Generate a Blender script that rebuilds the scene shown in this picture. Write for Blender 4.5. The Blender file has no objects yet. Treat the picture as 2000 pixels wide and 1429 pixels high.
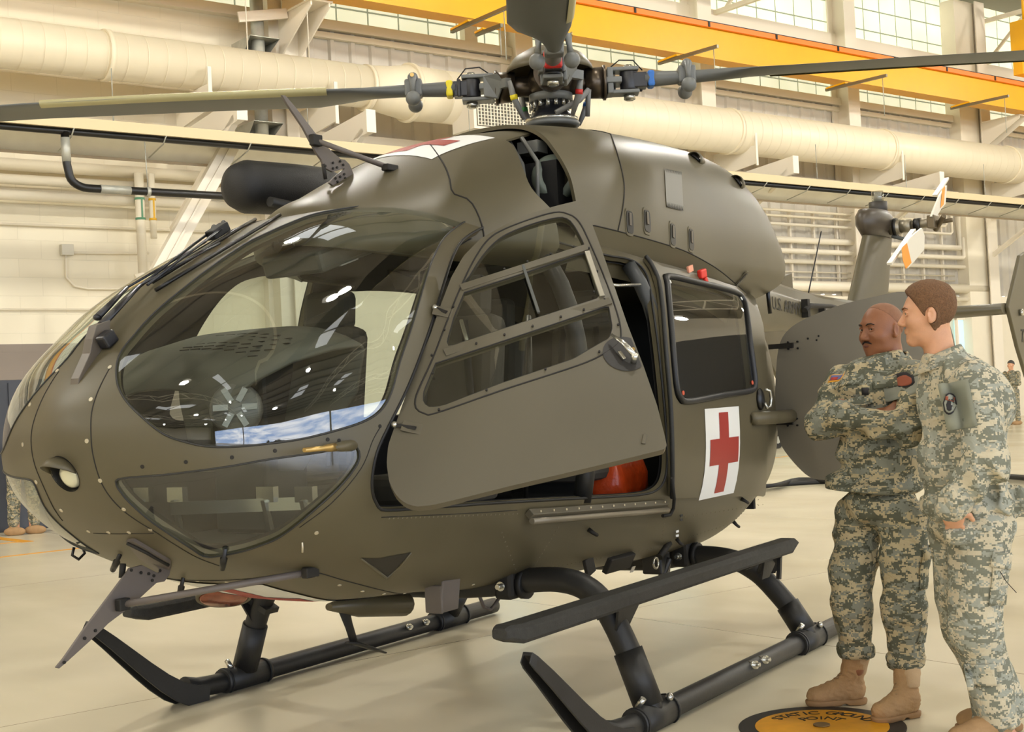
import bpy, bmesh, math, random
import numpy as np
from mathutils import Vector, Matrix
from mathutils.geometry import delaunay_2d_cdt
random.seed(7)
SC = bpy.context.scene
COL = SC.collection
PI = math.pi
# ---------------------------------------------------------------- camera
CAMP = dict(loc=(5.1057, 3.9118, 1.4529), yaw=-2.5631, pitch=.0225, roll=-.05, f=2612.7)
def cam_basis():
    y, p, ro = CAMP['yaw'], CAMP['pitch'], CAMP['roll']
    f = np.array([math.cos(p)*math.cos(y), math.cos(p)*math.sin(y), math.sin(p)])
    r = np.cross(f, [0, 0, 1]); r /= np.linalg.norm(r); u = np.cross(r, f)
    c, s = math.cos(ro), math.sin(ro)
    return c*r+s*u, -s*r+c*u, f
CR, CU, CF = cam_basis(); CL = np.array(CAMP['loc'])
def ray(px, py):
    d = CF+(px-1000)/CAMP['f']*CR-(py-714.5)/CAMP['f']*CU
    return CL, d/np.linalg.norm(d)
def pt(px, py, ax, val):            # point of the photo's line of sight on a plane axis=value
    o, d = ray(px, py); return o+(val-o[ax])/d[ax]*d
cd = bpy.data.cameras.new('camera'); cam = bpy.data.objects.new('camera', cd); COL.objects.link(cam)
cd.sensor_width = 36; cd.lens = CAMP['f']/2000*36; cd.clip_end = 400; cd.clip_start = .05
M = Matrix.Identity(4)
for i in range(3):
    M[i][0], M[i][1], M[i][2], M[i][3] = CR[i], CU[i], -CF[i], CL[i]
cam.matrix_world = M; SC.camera = cam
# ---------------------------------------------------------------- view, world, lights
SC.view_settings.view_transform = 'Standard'; SC.view_settings.look = 'None'
SC.view_settings.gamma = 1; SC.view_settings.use_curve_mapping = False
SC.view_settings.exposure = 0.12
cy = SC.cycles
cy.use_denoising = True; cy.max_bounces = 7; cy.diffuse_bounces = 4; cy.glossy_bounces = 4
cy.transparent_max_bounces = 12; cy.transmission_bounces = 4; cy.sample_clamp_indirect = 4; cy.caustics_reflective = False; cy.caustics_refractive = False
wd = bpy.data.worlds.new('sky'); SC.world = wd; wd.use_nodes = True
wn = wd.node_tree; bg = wn.nodes['Background']
tc = wn.nodes.new('ShaderNodeTexCoord'); nz = wn.nodes.new('ShaderNodeTexNoise'); nz.inputs['Scale'].default_value = 5; nz.inputs['Detail'].default_value = 6
mp = wn.nodes.new('ShaderNodeMapping'); mp.inputs['Scale'].default_value = (1, 1, 4)
cr = wn.nodes.new('ShaderNodeValToRGB'); cr.color_ramp.elements[0].position = .4; cr.color_ramp.elements[1].position = .62
cr.color_ramp.elements[0].color = (.33, .45, .68, 1); cr.color_ramp.elements[1].color = (.9, .92, .95, 1)
wn.links.new(tc.outputs['Generated'], mp.inputs[0]); wn.links.new(mp.outputs[0], nz.inputs['Vector'])
wn.links.new(nz.outputs['Fac'], cr.inputs[0]); wn.links.new(cr.outputs[0], bg.inputs[0]); bg.inputs[1].default_value = 6
# hangar frame: local x runs along the far wall to the photo's left, local y comes off the wall, z up
HA = math.radians(-18.8); HF = Vector((-2.6287, -18.8078, 0))
HM = Matrix.Translation(HF) @ Matrix.Rotation(HA, 4, 'Z')
def light(name, typ, loc, rot, energy, color, size=1, size_y=None, mat=HM):
    d = bpy.data.lights.new(name, typ); d.energy = energy; d.color = color
    if typ == 'AREA':
        d.size = size
        if size_y: d.shape = 'RECTANGLE'; d.size_y = size_y
    o = bpy.data.objects.new(name, d); COL.objects.link(o)
    o.matrix_world = mat @ Matrix.Translation(loc) @ Matrix.Rotation(rot[2], 4, 'Z') @ Matrix.Rotation(rot[0], 4, 'X')
    return o
WARM = (1, .955, .86)
# daylight through the open hangar door behind the photographer: a portal guides the sky light in
_p = light('door_portal', 'AREA', (-1, 57.6, 4.7), (math.radians(-90), 0, 0), 1, (1, 1, 1), 91, 9.4); _p.data.cycles.is_portal = True
# rows of high-bay lamps under the roof
for _x in (-42, -30, -18, -6, 6, 18, 30):
    for _y in (11, 21, 31, 42):
        _l = light('high_bay_light', 'POINT', (_x, _y, 10.9), (0, 0, 0), 1200 if _y < 12 else 800, WARM); _l.data.shadow_soft_size = .3
# ---------------------------------------------------------------- helpers
def lin(c):
    return tuple((x/12.92 if x <= .04045 else ((x+.055)/1.055)**2.4) for x in [v/255 for v in c])+(1,)
def mat(name, rgb, rough=.5, metal=0, var=0, vscale=8, bump=0, bscale=60, emit=0, spec=.5, coat=0):
    m = bpy.data.materials.new(name); m.use_nodes = True; n = m.node_tree.nodes; L = m.node_tree.links
    b = n['Principled BSDF']; c = lin(rgb)
    b.inputs['Base Color'].default_value = c; b.inputs['Roughness'].default_value = rough; b.inputs['Metallic'].default_value = metal
    b.inputs['Specular IOR Level'].default_value = spec; b.inputs['Coat Weight'].default_value = coat
    if var or bump:
        t = n.new('ShaderNodeTexCoord')
    if var:
        z = n.new('ShaderNodeTexNoise'); z.inputs['Scale'].default_value = vscale; z.inputs['Detail'].default_value = 5
        L.new(t.outputs['Object'], z.inputs['Vector'])
        r = n.new('ShaderNodeValToRGB'); r.color_ramp.elements[0].position = .3; r.color_ramp.elements[1].position = .7
        r.color_ramp.elements[0].color = tuple(x*(1-var) for x in c[:3])+(1,); r.color_ramp.elements[1].color = tuple(min(1, x*(1+var)) for x in c[:3])+(1,)
        L.new(z.outputs['Fac'], r.inputs[0]); L.new(r.outputs[0], b.inputs['Base Color'])
    if bump:
        z2 = n.new('ShaderNodeTexNoise'); z2.inputs['Scale'].default_value = bscale; z2.inputs['Detail'].default_value = 3
        L.new(t.outputs['Object'], z2.inputs['Vector'])
        bp = n.new('ShaderNodeBump'); bp.inputs['Strength'].default_value = bump; bp.inputs['Distance'].default_value = .01
        L.new(z2.outputs['Fac'], bp.inputs['Height']); L.new(bp.outputs[0], b.inputs['Normal'])
    if emit:
        b.inputs['Emission Color'].default_value = c; b.inputs['Emission Strength'].default_value = emit
    return m
def glass(name, tint=(235, 240, 235), ior=1.55, dark=0.0):
    m = bpy.data.materials.new(name); m.use_nodes = True; n = m.node_tree.nodes; L = m.node_tree.links
    for x in list(n):
        if x.type == 'BSDF_PRINCIPLED': n.remove(x)
    out = [x for x in n if x.type == 'OUTPUT_MATERIAL'][0]
    tr = n.new('ShaderNodeBsdfTransparent'); tr.inputs[0].default_value = lin(tint)
    gl = n.new('ShaderNodeBsdfGlossy'); gl.inputs['Roughness'].default_value = .015; gl.inputs[0].default_value = (1, 1, 1, 1)
    # reflectance of a pane (both faces), same from either side: r0 + (1 - r0)(1 - cos)^5
    ge = n.new('ShaderNodeNewGeometry'); dt = n.new('ShaderNodeVectorMath'); dt.operation = 'DOT_PRODUCT'
    L.new(ge.outputs['Normal'], dt.inputs[0]); L.new(ge.outputs['Incoming'], dt.inputs[1])
    def mth(op, a, b=None, clamp=False):
        q = n.new('ShaderNodeMath'); q.operation = op; q.use_clamp = clamp
        for k, v in enumerate((a, b)):
            if v is None: continue
            if isinstance(v, (int, float)): q.inputs[k].default_value = v
            else: L.new(v, q.inputs[k])
        return q.outputs[0]
    r0 = 2*((ior-1)/(ior+1))**2
    c5 = mth('POWER', mth('SUBTRACT', 1.0, mth('ABSOLUTE', dt.outputs['Value']), True), 5.0)
    mx = n.new('ShaderNodeMixShader'); L.new(mth('ADD', r0, mth('MULTIPLY', c5, 1-r0), True), mx.inputs[0])
    L.new(tr.outputs[0], mx.inputs[1]); L.new(gl.outputs[0], mx.inputs[2])
    L.new(mx.outputs[0], out.inputs[0])
    return m
class MB:
    """collects primitives as ONE mesh"""
    def __init__(s): s.v = []; s.f = []; s.sm = []
    def add(s, V, F, smooth=False):
        k = len(s.v); s.v += [tuple(map(float, p)) for p in V]; s.f += [tuple(i+k for i in f) for f in F]; s.sm += [smooth]*len(F); return s
    def box(s, c, d, R=None, taper=1):
        x, y, z = d[0]/2, d[1]/2, d[2]/2
        V = [Vector((a*x*(taper if q > 0 else 1), b*y*(taper if q > 0 else 1), q*z)) for q in (-1, 1) for a, b in ((-1, -1), (1, -1), (1, 1), (-1, 1))]
        if R is not None: V = [R @ p for p in V]
        V = [p+Vector(c) for p in V]
        return s.add(V, [(3, 2, 1, 0), (4, 5, 6, 7), (0, 1, 5, 4), (1, 2, 6, 5), (2, 3, 7, 6), (3, 0, 4, 7)])
    def bar(s, a, b, w, h=None, up=(0, 0, 1)):      # rectangular bar between two points
        a, b = Vector(a), Vector(b); d = (b-a); L = d.length; d.normalize()
        u = Vector(up); r = d.cross(u)
        if r.length < 1e-4: r = d.cross(Vector((1, 0, 0)))
        r.normalize(); u = r.cross(d)
        h = h or w
        R = Matrix((r, d, u)).transposed()
        return s.box((a+b)/2, (w, L, h), R)
    def tube(s, pts, r, n=12, cap=True, flat=None, smooth=True):
        """round (or flattened) tube along points; r = radius or list; flat=(ry/rx, up)"""
        P = [Vector(p) for p in pts]; m = len(P)
        R = r if isinstance(r, (list, tuple)) else [r]*m
        T = []
        for i in range(m):
            a = P[max(i-1, 0)]; b = P[min(i+1, m-1)]; T.append((b-a).normalized())
        up = Vector(flat[1]) if flat else (Vector((0, 0, 1)) if abs(T[0].z) < .9 else Vector((1, 0, 0)))
        V = []
        X = None
        for i in range(m):
            t = T[i]
            if flat or X is None:
                x = t.cross(up); x = x.normalized() if x.length > 1e-6 else Vector((1, 0, 0))
            else:
                x = X-t*X.dot(t); x.normalize()
            X = x; y = x.cross(t)
            k = flat[0] if flat else 1
            for j in range(n):
                a = 2*PI*j/n; V.append(P[i]+x*(R[i]*math.cos(a))+y*(R[i]*k*math.sin(a)))
        F = [(i*n+j, i*n+(j+1) % n, (i+1)*n+(j+1) % n, (i+1)*n+j) for i in range(m-1) for j in range(n)]
        s.add(V, F, smooth)
        if cap:
            k = len(s.v)-len(V); s.f += [tuple(k+j for j in range(n))[::-1], tuple(k+(m-1)*n+j for j in range(n))]; s.sm += [False]*2
        return s
    def cyl(s, a, b, r, n=20, r2=None, smooth=True): return s.tube([a, b], [r, r if r2 is None else r2], n, smooth=smooth)
    def lathe(s, prof, o=(0, 0, 0), ax=(0, 0, 1), n=24, smooth=True, caps=True):   # prof: (radius, height)
        ax = Vector(ax).normalized(); x = ax.orthogonal().normalized(); y = ax.cross(x); o = Vector(o)
        V = [o+ax*h+x*(r*math.cos(2*PI*j/n))+y*(r*math.sin(2*PI*j/n)) for r, h in prof for j in range(n)]
        F = [(i*n+j, i*n+(j+1) % n, (i+1)*n+(j+1) % n, (i+1)*n+j) for i in range(len(prof)-1) for j in range(n)]
        s.add(V, F, smooth)
        if not caps: return s
        k = len(s.v)-len(V); s.f += [tuple(k+j for j in range(n))[::-1], tuple(k+(len(prof)-1)*n+j for j in range(n))]; s.sm += [False]*2
        return s
    def ball(s, c, r, n=16, sc=(1, 1, 1)):
        c = Vector(c); V = []; m = n//2
        for i in range(m+1):
            a = PI*i/m
            for j in range(n):
                b = 2*PI*j/n; V.append(c+Vector((r*sc[0]*math.sin(a)*math.cos(b), r*sc[1]*math.sin(a)*math.sin(b), r*sc[2]*math.cos(a))))
        F = [(i*n+j, (i+1)*n+j, (i+1)*n+(j+1) % n, i*n+(j+1) % n) for i in range(m) for j in range(n)]
        return s.add(V, F, True)
    def prism(s, poly, vec, smooth=False):        # poly: 3D planar points, extruded by vec
        P = [Vector(p) for p in poly]; n = len(P); v = Vector(vec)
        V = P+[p+v for p in P]
        return s.add(V, [tuple(range(n))[::-1], tuple(range(n, 2*n))]+[(i, (i+1) % n, (i+1) % n+n, i+n) for i in range(n)])
    def grid(s, G, close=False, smooth=True):     # G: rows of 3D points
        m, n = len(G), len(G[0]); V = [p for r in G for p in r]
        F = [(i*n+j, i*n+(j+1) % n, (i+1)*n+(j+1) % n, (i+1)*n+j) for i in range(m-1) for j in range(n if close else n-1)]
        return s.add(V, F, smooth)
    def build(s, name, m, parent=None, bevel=0, solid=0, fixn=True, mw=None, weld=False):
        me = bpy.data.meshes.new(name); me.from_pydata(s.v, [], s.f); me.update()
        for p, q in zip(me.polygons, s.sm): p.use_smooth = q
        if fixn or weld:
            b = bmesh.new(); b.from_mesh(me)
            if weld: bmesh.ops.remove_doubles(b, verts=b.verts, dist=1e-5)
            if fixn: bmesh.ops.recalc_face_normals(b, faces=b.faces)
            b.to_mesh(me); b.free()
        for q in (m if isinstance(m, (list, tuple)) else [m]): me.materials.append(q)
        o = bpy.data.objects.new(name, me); COL.objects.link(o)
        if parent is not None: o.parent = parent
        if mw is not None: o.matrix_world = mw
        if bevel:
            md = o.modifiers.new('bevel', 'BEVEL'); md.width = bevel; md.segments = 2; md.limit_method = 'ANGLE'; md.angle_limit = math.radians(40)
        if solid:
            md = o.modifiers.new('thick', 'SOLIDIFY'); md.thickness = solid; md.offset = -1
        return o
def each(mb, name, m, parent=None, **k):
    """build every connected piece of mb as an object of its own"""
    par = list(range(len(mb.v)))
    def find(i):
        while par[i] != i: par[i] = par[par[i]]; i = par[i]
        return i
    for f in mb.f:
        for i in f[1:]: par[find(i)] = find(f[0])
    grp = {}
    for f, sm in zip(mb.f, mb.sm): grp.setdefault(find(f[0]), []).append((f, sm))
    out = []
    for fs in grp.values():
        idx = sorted({i for f, _ in fs for i in f}); mp_ = {i: j for j, i in enumerate(idx)}; q = MB(); q.v = [mb.v[i] for i in idx]
        q.f = [tuple(mp_[i] for i in f) for f, _ in fs]; q.sm = [s_ for _, s_ in fs]; out.append(q.build(name, m, parent, **k))
    return out
def tag(o, label=None, cat=None, group=None, kind=None):
    if label: o['label'] = label
    if cat: o['category'] = cat
    if group: o['group'] = group
    if kind: o['kind'] = kind
    return o
def thing(name, label, cat, loc=(0, 0, 0), rz=0, group=None, mw=None):
    o = bpy.data.objects.new(name, None); COL.objects.link(o); o.empty_display_size = .2
    if mw is not None: o.matrix_world = mw
    else: o.location = loc; o.rotation_euler = (0, 0, rz)
    return tag(o, label, cat, group)
def child(o, name, mb, m, **k):        # mesh given in world coordinates under a thing placed anywhere
    c = mb.build(name, m, **k); bpy.context.view_layer.update(); c.parent = o; c.matrix_parent_inverse = o.matrix_world.inverted(); return c
def copy_tree(o, parent=None):
    c = o.copy(); COL.objects.link(c)
    if parent is not None: c.parent = parent
    for ch in list(o.children): copy_tree(ch, c)
    return c
def spline(pts, n=8, closed=True):      # Catmull-Rom through 2D/3D points
    P = [np.array(p, float) for p in pts]; m = len(P); out = []
    for i in range(m if closed else m-1):
        if closed: a, b, c, d = P[i-1], P[i], P[(i+1) % m], P[(i+2) % m]
        else: a, b, c, d = P[max(i-1, 0)], P[i], P[i+1], P[min(i+2, m-1)]
        for k in range(n):
            t = k/n; out.append(.5*((2*b)+(c-a)*t+(2*a-5*b+4*c-d)*t*t+(3*b-3*c+d-a)*t**3))
    if not closed: out.append(P[-1])
    return out
def resample(P, step, closed=True):
    P = [np.array(p, float) for p in P]
    if closed: P = P+[P[0]]
    d = [0]
    for a, b in zip(P, P[1:]): d.append(d[-1]+np.linalg.norm(b-a))
    n = max(3, int(round(d[-1]/step))); out = []
    A = np.array(P); D = np.array(d)
    for s in np.linspace(0, d[-1], n+1)[:-1 if closed else None]:
        out.append(np.array([np.interp(s, D, A[:, k]) for k in range(A.shape[1])]))
    return out
def pchip(xs, ys):
    xs = np.array(xs, float); ys = np.array(ys, float)
    if xs[0] > xs[-1]: xs = xs[::-1]; ys = ys[::-1]
    h = np.diff(xs); d = np.diff(ys)/h; n = len(xs); m = np.zeros(n)
    for i in range(1, n-1):
        if d[i-1]*d[i] > 0:
            w1 = 2*h[i]+h[i-1]; w2 = h[i]+2*h[i-1]; m[i] = (w1+w2)/(w1/d[i-1]+w2/d[i])
    m[0] = d[0]; m[-1] = d[-1]
    def f(x):
        x = np.clip(np.asarray(x, float), xs[0], xs[-1]); i = np.clip(np.searchsorted(xs, x, side='right')-1, 0, n-2)
        t = (x-xs[i])/h[i]
        return (2*t**3-3*t**2+1)*ys[i]+(t**3-2*t**2+t)*h[i]*m[i]+(-2*t**3+3*t**2)*ys[i+1]+(t**3-t**2)*h[i]*m[i+1]
    return f
class Surf:
    """lofted superellipse body along x. t runs rearwards from the nose, v is the angle from straight up (port positive)"""
    def __init__(s, xn, K, xs, zt, zb, w, zc, nu, nl, off=0):
        s.xn, s.K = xn, K; T = [float(s.t_of(x)) for x in xs]
        s.T = T; s.zt, s.zb, s.w, s.zc, s.nu, s.nl = [pchip(T, q) if isinstance(q, (list, tuple)) else (lambda t, q=q: q+0*np.asarray(t, float)) for q in (zt, zb, w, zc, nu, nl)]
        s.off = off
    def x_of(s, t): return s.xn-(np.sqrt(np.asarray(t, float)**2+s.K**2)-s.K)
    def t_of(s, x): return np.sqrt(np.maximum(((s.xn-np.asarray(x, float))+s.K)**2-s.K**2, 0))
    def rad(s, t, v):
        c = s.zc(t); up = np.cos(v) >= 0
        h = np.where(up, s.zt(t)-c, c-s.zb(t))+1e-5; n = np.where(up, s.nu(t), s.nl(t)); w = s.w(t)+1e-5
        return ((np.abs(np.sin(v))/w)**n+(np.abs(np.cos(v))/h)**n)**(-1/n)
    def P(s, t, v, off=None):
        t = np.asarray(t, float); v = np.asarray(v, float)
        r = s.rad(t, v); p = np.stack([s.x_of(t)+0*v, r*np.sin(v), s.zc(t)+r*np.cos(v)], -1)
        off = s.off if off is None else off
        if off: p = p+off*s.N(t, v)
        return p
    def N(s, t, v):
        e = 2e-3
        t = np.asarray(t, float)
        a = s.P(t+e, v, 0)-s.P(np.maximum(t-e, 1e-4), v, 0); b = s.P(t, v+e, 0)-s.P(t, v-e, 0)
        n = np.cross(b, a); n /= np.linalg.norm(n, axis=-1, keepdims=True)+1e-12
        return n
    def inv(s, p):
        p = np.asarray(p, float); t = s.t_of(p[..., 0]); return t, np.arctan2(p[..., 1], p[..., 2]-s.zc(t))
    def F(s, p):
        t, v = s.inv(p); return np.hypot(p[..., 1], p[..., 2]-s.zc(t))-s.rad(t, v)+np.where(p[..., 0] > s.xn, 1, 0)*(p[..., 0]-s.xn)
    def hit(s, px, py, far=False, x0=-99):
        o, d = ray(px, py); k = np.arange(1.5, 14, .02); Q = o+k[:, None]*d; g = s.F(Q)
        g = np.where(Q[:, 0] < x0, 1, g)
        idx = np.where((g[:-1] > 0) & (g[1:] <= 0))[0]
        if len(idx) == 0:
            i = int(np.argmin(g)); return s.inv(Q[i])
        a, b = k[idx[0]], k[idx[0]+1]
        for _ in range(24):
            m = (a+b)/2
            if s.F(o+m*d) > 0: a = m
            else: b = m
        return s.inv(o+b*d)
    def poly(s, px, n=6, smooth=True, step=.025, closed=True, x0=-99):   # pixel outline -> (t, v) outline on the surface
        P = spline(px, n, closed) if smooth else resample(px, 6, closed)
        Q = [np.array(s.hit(*p, x0=x0)) for p in P]; return [tuple(q) for q in resample(Q, step, closed)]
    def pos(s, px, py, off=0):
        t, v = s.hit(px, py); return Vector(s.P(t, v, off)), Vector(s.N(t, v)), t, v
def inside(poly, x, y):
    A = np.array(poly); c = np.zeros(len(x), bool); j = len(A)-1
    for i in range(len(A)):
        xi, yi = A[i]; xj, yj = A[j]
        k = ((yi > y) != (yj > y)) & (x < (xj-xi)*(y-yi)/(yj-yi+1e-15)+xi); c ^= k; j = i
    return c
def regions(S, t0, t1, v0, v1, step, regs, off=None, vs=.85, outer=None):
    """triangulate the patch with region outlines as constraints; returns {name: (verts, tris, normals)}; regs in priority order"""
    nt = max(2, int((t1-t0)/step)); nv = max(2, int((v1-v0)*vs/step))
    V = []; 
    for i in range(nt+1):
        for j in range(nv+1):
            V.append((t0+(t1-t0)*i/nt, v0+(v1-v0)*j/nv))
    if t0 < 1e-6: V += [(step*k, v0+(v1-v0)*j/nv) for k in (.12, .3, .6) for j in range(nv+1)]
    A = np.array(V)
    E = []
    loops = [r[1] for r in regs]+([outer] if outer else [])
    keep = np.ones(len(A), bool)
    for lp in loops:                      # drop grid points that crowd an outline
        for (a, b) in lp: keep &= ~((np.abs(A[:, 0]-a) < step*.35) & (np.abs(A[:, 1]-b)*vs < step*.35) & (A[:, 0] > t0+1e-6) & (A[:, 0] < t1-1e-6) & (A[:, 1] > v0+1e-6) & (A[:, 1] < v1-1e-6))
    V = [tuple(q) for q in A[keep]]
    for lp in loops:
        k = len(V); V += [tuple(q) for q in lp]; E += [(k+i, k+(i+1) % len(lp)) for i in range(len(lp))]
    R = delaunay_2d_cdt([Vector((a, b*vs)) for a, b in V], E, [], 0, 1e-6)
    VV = np.array([(p.x, p.y/vs) for p in R[0]]); T = np.array([f for f in R[2]])
    C = VV[T].mean(1)
    lab = np.full(len(T), -1)
    for k, r in reversed(list(enumerate(regs))): lab[inside(r[1], C[:, 0], C[:, 1])] = k
    ok = np.ones(len(T), bool)
    if outer: ok = inside(outer, C[:, 0], C[:, 1])
    P = S.P(VV[:, 0], VV[:, 1], off); N = S.N(VV[:, 0], VV[:, 1]); out = {}
    for k in list(range(-1, len(regs))):
        t = T[(lab == k) & ok]
        if len(t) == 0: continue
        u, inv = np.unique(t, return_inverse=True); inv = inv.reshape(t.shape)
        out['shell' if k < 0 else regs[k][0]] = (P[u], inv, N[u])
    return out
def surf_obj(name, data, m, parent=None, solid=0, weld=False):
    P, T, N = data; me = bpy.data.meshes.new(name); me.from_pydata(P.tolist(), [], T.tolist()); me.update()
    me.materials.append(m)
    if weld:
        b = bmesh.new(); b.from_mesh(me); bmesh.ops.remove_doubles(b, verts=b.verts, dist=2e-4); b.to_mesh(me); b.free()
    for p in me.polygons: p.use_smooth = True
    # make winding agree with the outward normal
    if not weld:
        pn = np.array([p.normal[:] for p in me.polygons]); ar = np.array([p.area for p in me.polygons])
        if (ar*(pn*N[T].mean(1)).sum(1)).sum() < 0: me.flip_normals()
        if not solid: me.normals_split_custom_set_from_vertices(N.tolist())
    else:
        b = bmesh.new(); b.from_mesh(me); bmesh.ops.recalc_face_normals(b, faces=b.faces); b.to_mesh(me); b.free()
    o = bpy.data.objects.new(name, me); COL.objects.link(o)
    if parent is not None: o.parent = parent
    if solid:
        md = o.modifiers.new('thick', 'SOLIDIFY'); md.thickness = solid; md.offset = -1
        o.modifiers.new('edges', 'EDGE_SPLIT').split_angle = math.radians(38)
    return o
def rim(S, loop, r, name, m, parent, off=.0, n=8):      # seal or seam bead that follows an outline on the surface
    P = [S.P(a, b, off) for a, b in loop]; P = P+[P[0], P[1]]
    return MB().tube([tuple(p) for p in P], r, n, cap=False).build(name, m, parent)
# ================================================================= THE HANGAR
def node_mat(name, rough=.5, spec=.5):
    m = bpy.data.materials.new(name); m.use_nodes = True; n = m.node_tree.nodes; L = m.node_tree.links
    b = n['Principled BSDF']; b.inputs['Roughness'].default_value = rough; b.inputs['Specular IOR Level'].default_value = spec
    t = n.new('ShaderNodeTexCoord'); return m, n, L, b, t
def ramp(n, stops):
    r = n.new('ShaderNodeValToRGB'); e = r.color_ramp.elements
    while len(e) < len(stops): e.new(.5)
    for k, (p, c) in enumerate(stops): e[k].position = p; e[k].color = lin(c) if len(c) == 3 else c
    return r
def mixc(n, L, fac, a, b, mode='MIX'):
    x = n.new('ShaderNodeMix'); x.data_type = 'RGBA'; x.blend_type = mode
    for s, v in ((x.inputs[0], fac), (x.inputs[6], a), (x.inputs[7], b)):
        if hasattr(v, 'links') or hasattr(v, 'is_linked'): L.new(v, s)
        else: s.default_value = v
    return x.outputs[2]
# floor: sealed cream concrete, joints every 5.4 m, scuffs
def floor_material():
    m, n, L, b, t = node_mat('sealed_concrete', .22, .5)
    z = n.new('ShaderNodeTexNoise'); z.inputs['Scale'].default_value = .9; z.inputs['Detail'].default_value = 4; z.inputs['Distortion'].default_value = .2
    mpn = n.new('ShaderNodeMapping'); mpn.inputs['Scale'].default_value = (1, .35, 1); L.new(t.outputs['Object'], mpn.inputs[0]); L.new(mpn.outputs[0], z.inputs['Vector'])
    r = ramp(n, [(.3, (208, 198, 170)), (.7, (226, 217, 192))]); L.new(z.outputs['Fac'], r.inputs[0])
    sp = n.new('ShaderNodeSeparateXYZ'); L.new(t.outputs['Object'], sp.inputs[0]); lines = []
    for ax, o, per in ((0, -.5, 5.35), (1, 17.4, 5.5)):
        a = n.new('ShaderNodeMath'); a.operation = 'SUBTRACT'; a.inputs[1].default_value = o-per/2; L.new(sp.outputs[ax], a.inputs[0])
        k = n.new('ShaderNodeMath'); k.operation = 'FLOORED_MODULO'; k.inputs[1].default_value = per; L.new(a.outputs[0], k.inputs[0])
        d = n.new('ShaderNodeMath'); d.operation = 'SUBTRACT'; d.inputs[1].default_value = per/2; L.new(k.outputs[0], d.inputs[0])
        e = n.new('ShaderNodeMath'); e.operation = 'ABSOLUTE'; L.new(d.outputs[0], e.inputs[0])
        g = n.new('ShaderNodeMath'); g.operation = 'LESS_THAN'; g.inputs[1].default_value = .0035; L.new(e.outputs[0], g.inputs[0]); lines.append(g)
    mx = n.new('ShaderNodeMath'); mx.operation = 'MAXIMUM'; L.new(lines[0].outputs[0], mx.inputs[0]); L.new(lines[1].outputs[0], mx.inputs[1])
    L.new(mixc(n, L, mx.outputs[0], r.outputs[0], lin((120, 108, 88))), b.inputs['Base Color'])
    z2 = n.new('ShaderNodeTexNoise'); z2.inputs['Scale'].default_value = 1.2; z2.inputs['Detail'].default_value = 3; L.new(t.outputs['Object'], z2.inputs['Vector'])
    mr = n.new('ShaderNodeMapRange'); mr.inputs[3].default_value = .2; mr.inputs[4].default_value = .3; L.new(z2.outputs['Fac'], mr.inputs[0]); L.new(mr.outputs[0], b.inputs['Roughness'])
    return m
def block_material():
    m, n, L, b, t = node_mat('painted_blocks', .45, .35)
    sp = n.new('ShaderNodeSeparateXYZ'); L.new(t.outputs['Object'], sp.inputs[0]); cb = n.new('ShaderNodeCombineXYZ'); L.new(sp.outputs[0], cb.inputs[0]); L.new(sp.outputs[2], cb.inputs[1])
    br = n.new('ShaderNodeTexBrick'); br.inputs['Scale'].default_value = 1; br.inputs['Brick Width'].default_value = .82; br.inputs['Row Height'].default_value = .333; br.inputs['Mortar Size'].default_value = .006; br.inputs['Mortar Smooth'].default_value = .3
    br.inputs['Color1'].default_value = lin((236, 227, 203)); br.inputs['Color2'].default_value = lin((232, 222, 197)); br.inputs['Mortar'].default_value = lin((226, 217, 192)); L.new(cb.outputs[0], br.inputs['Vector'])
    g = n.new('ShaderNodeMath'); g.operation = 'LESS_THAN'; g.inputs[1].default_value = 2.81; L.new(sp.outputs[2], g.inputs[0])
    L.new(mixc(n, L, g.outputs[0], br.outputs[0], lin((140, 128, 116))), b.inputs['Base Color'])
    bp = n.new('ShaderNodeBump'); bp.inputs['Strength'].default_value = .5; bp.inputs['Distance'].default_value = .003; bp.invert = True; L.new(br.outputs['Fac'], bp.inputs['Height']); L.new(bp.outputs[0], b.inputs['Normal'])
    return m
def kalwall_material():          # translucent glazing that lets daylight through, thin dark grid bars
    m, n, L, b, t = node_mat('translucent_glazing', .35, .4)
    z = n.new('ShaderNodeTexNoise'); z.inputs['Scale'].default_value = 1.2; L.new(t.outputs['Object'], z.inputs['Vector'])
    r = ramp(n, [(.3, (222, 226, 196)), (.7, (238, 240, 214))]); L.new(z.outputs['Fac'], r.inputs[0])
    sp = n.new('ShaderNodeSeparateXYZ'); L.new(t.outputs['Object'], sp.inputs[0]); ln = []
    for ax, o, per in ((0, .2, .78), (2, 9.8, .62)):
        a = n.new('ShaderNodeMath'); a.operation = 'SUBTRACT'; a.inputs[1].default_value = o-per/2; L.new(sp.outputs[ax], a.inputs[0])
        k = n.new('ShaderNodeMath'); k.operation = 'FLOORED_MODULO'; k.inputs[1].default_value = per; L.new(a.outputs[0], k.inputs[0])
        d = n.new('ShaderNodeMath'); d.operation = 'SUBTRACT'; d.inputs[1].default_value = per/2; L.new(k.outputs[0], d.inputs[0])
        e = n.new('ShaderNodeMath'); e.operation = 'ABSOLUTE'; L.new(d.outputs[0], e.inputs[0])
        g = n.new('ShaderNodeMath'); g.operation = 'LESS_THAN'; g.inputs[1].default_value = .02; L.new(e.outputs[0], g.inputs[0]); ln.append(g)
    mx = n.new('ShaderNodeMath'); mx.operation = 'MAXIMUM'; L.new(ln[0].outputs[0], mx.inputs[0]); L.new(ln[1].outputs[0], mx.inputs[1])
    c = mixc(n, L, mx.outputs[0], r.outputs[0], lin((132, 138, 118))); L.new(c, b.inputs['Base Color']); L.new(c, b.inputs['Emission Color']); b.inputs['Emission Strength'].default_value = .75
    return m
MF = floor_material(); MBK = block_material(); MKW = kalwall_material()
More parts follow.
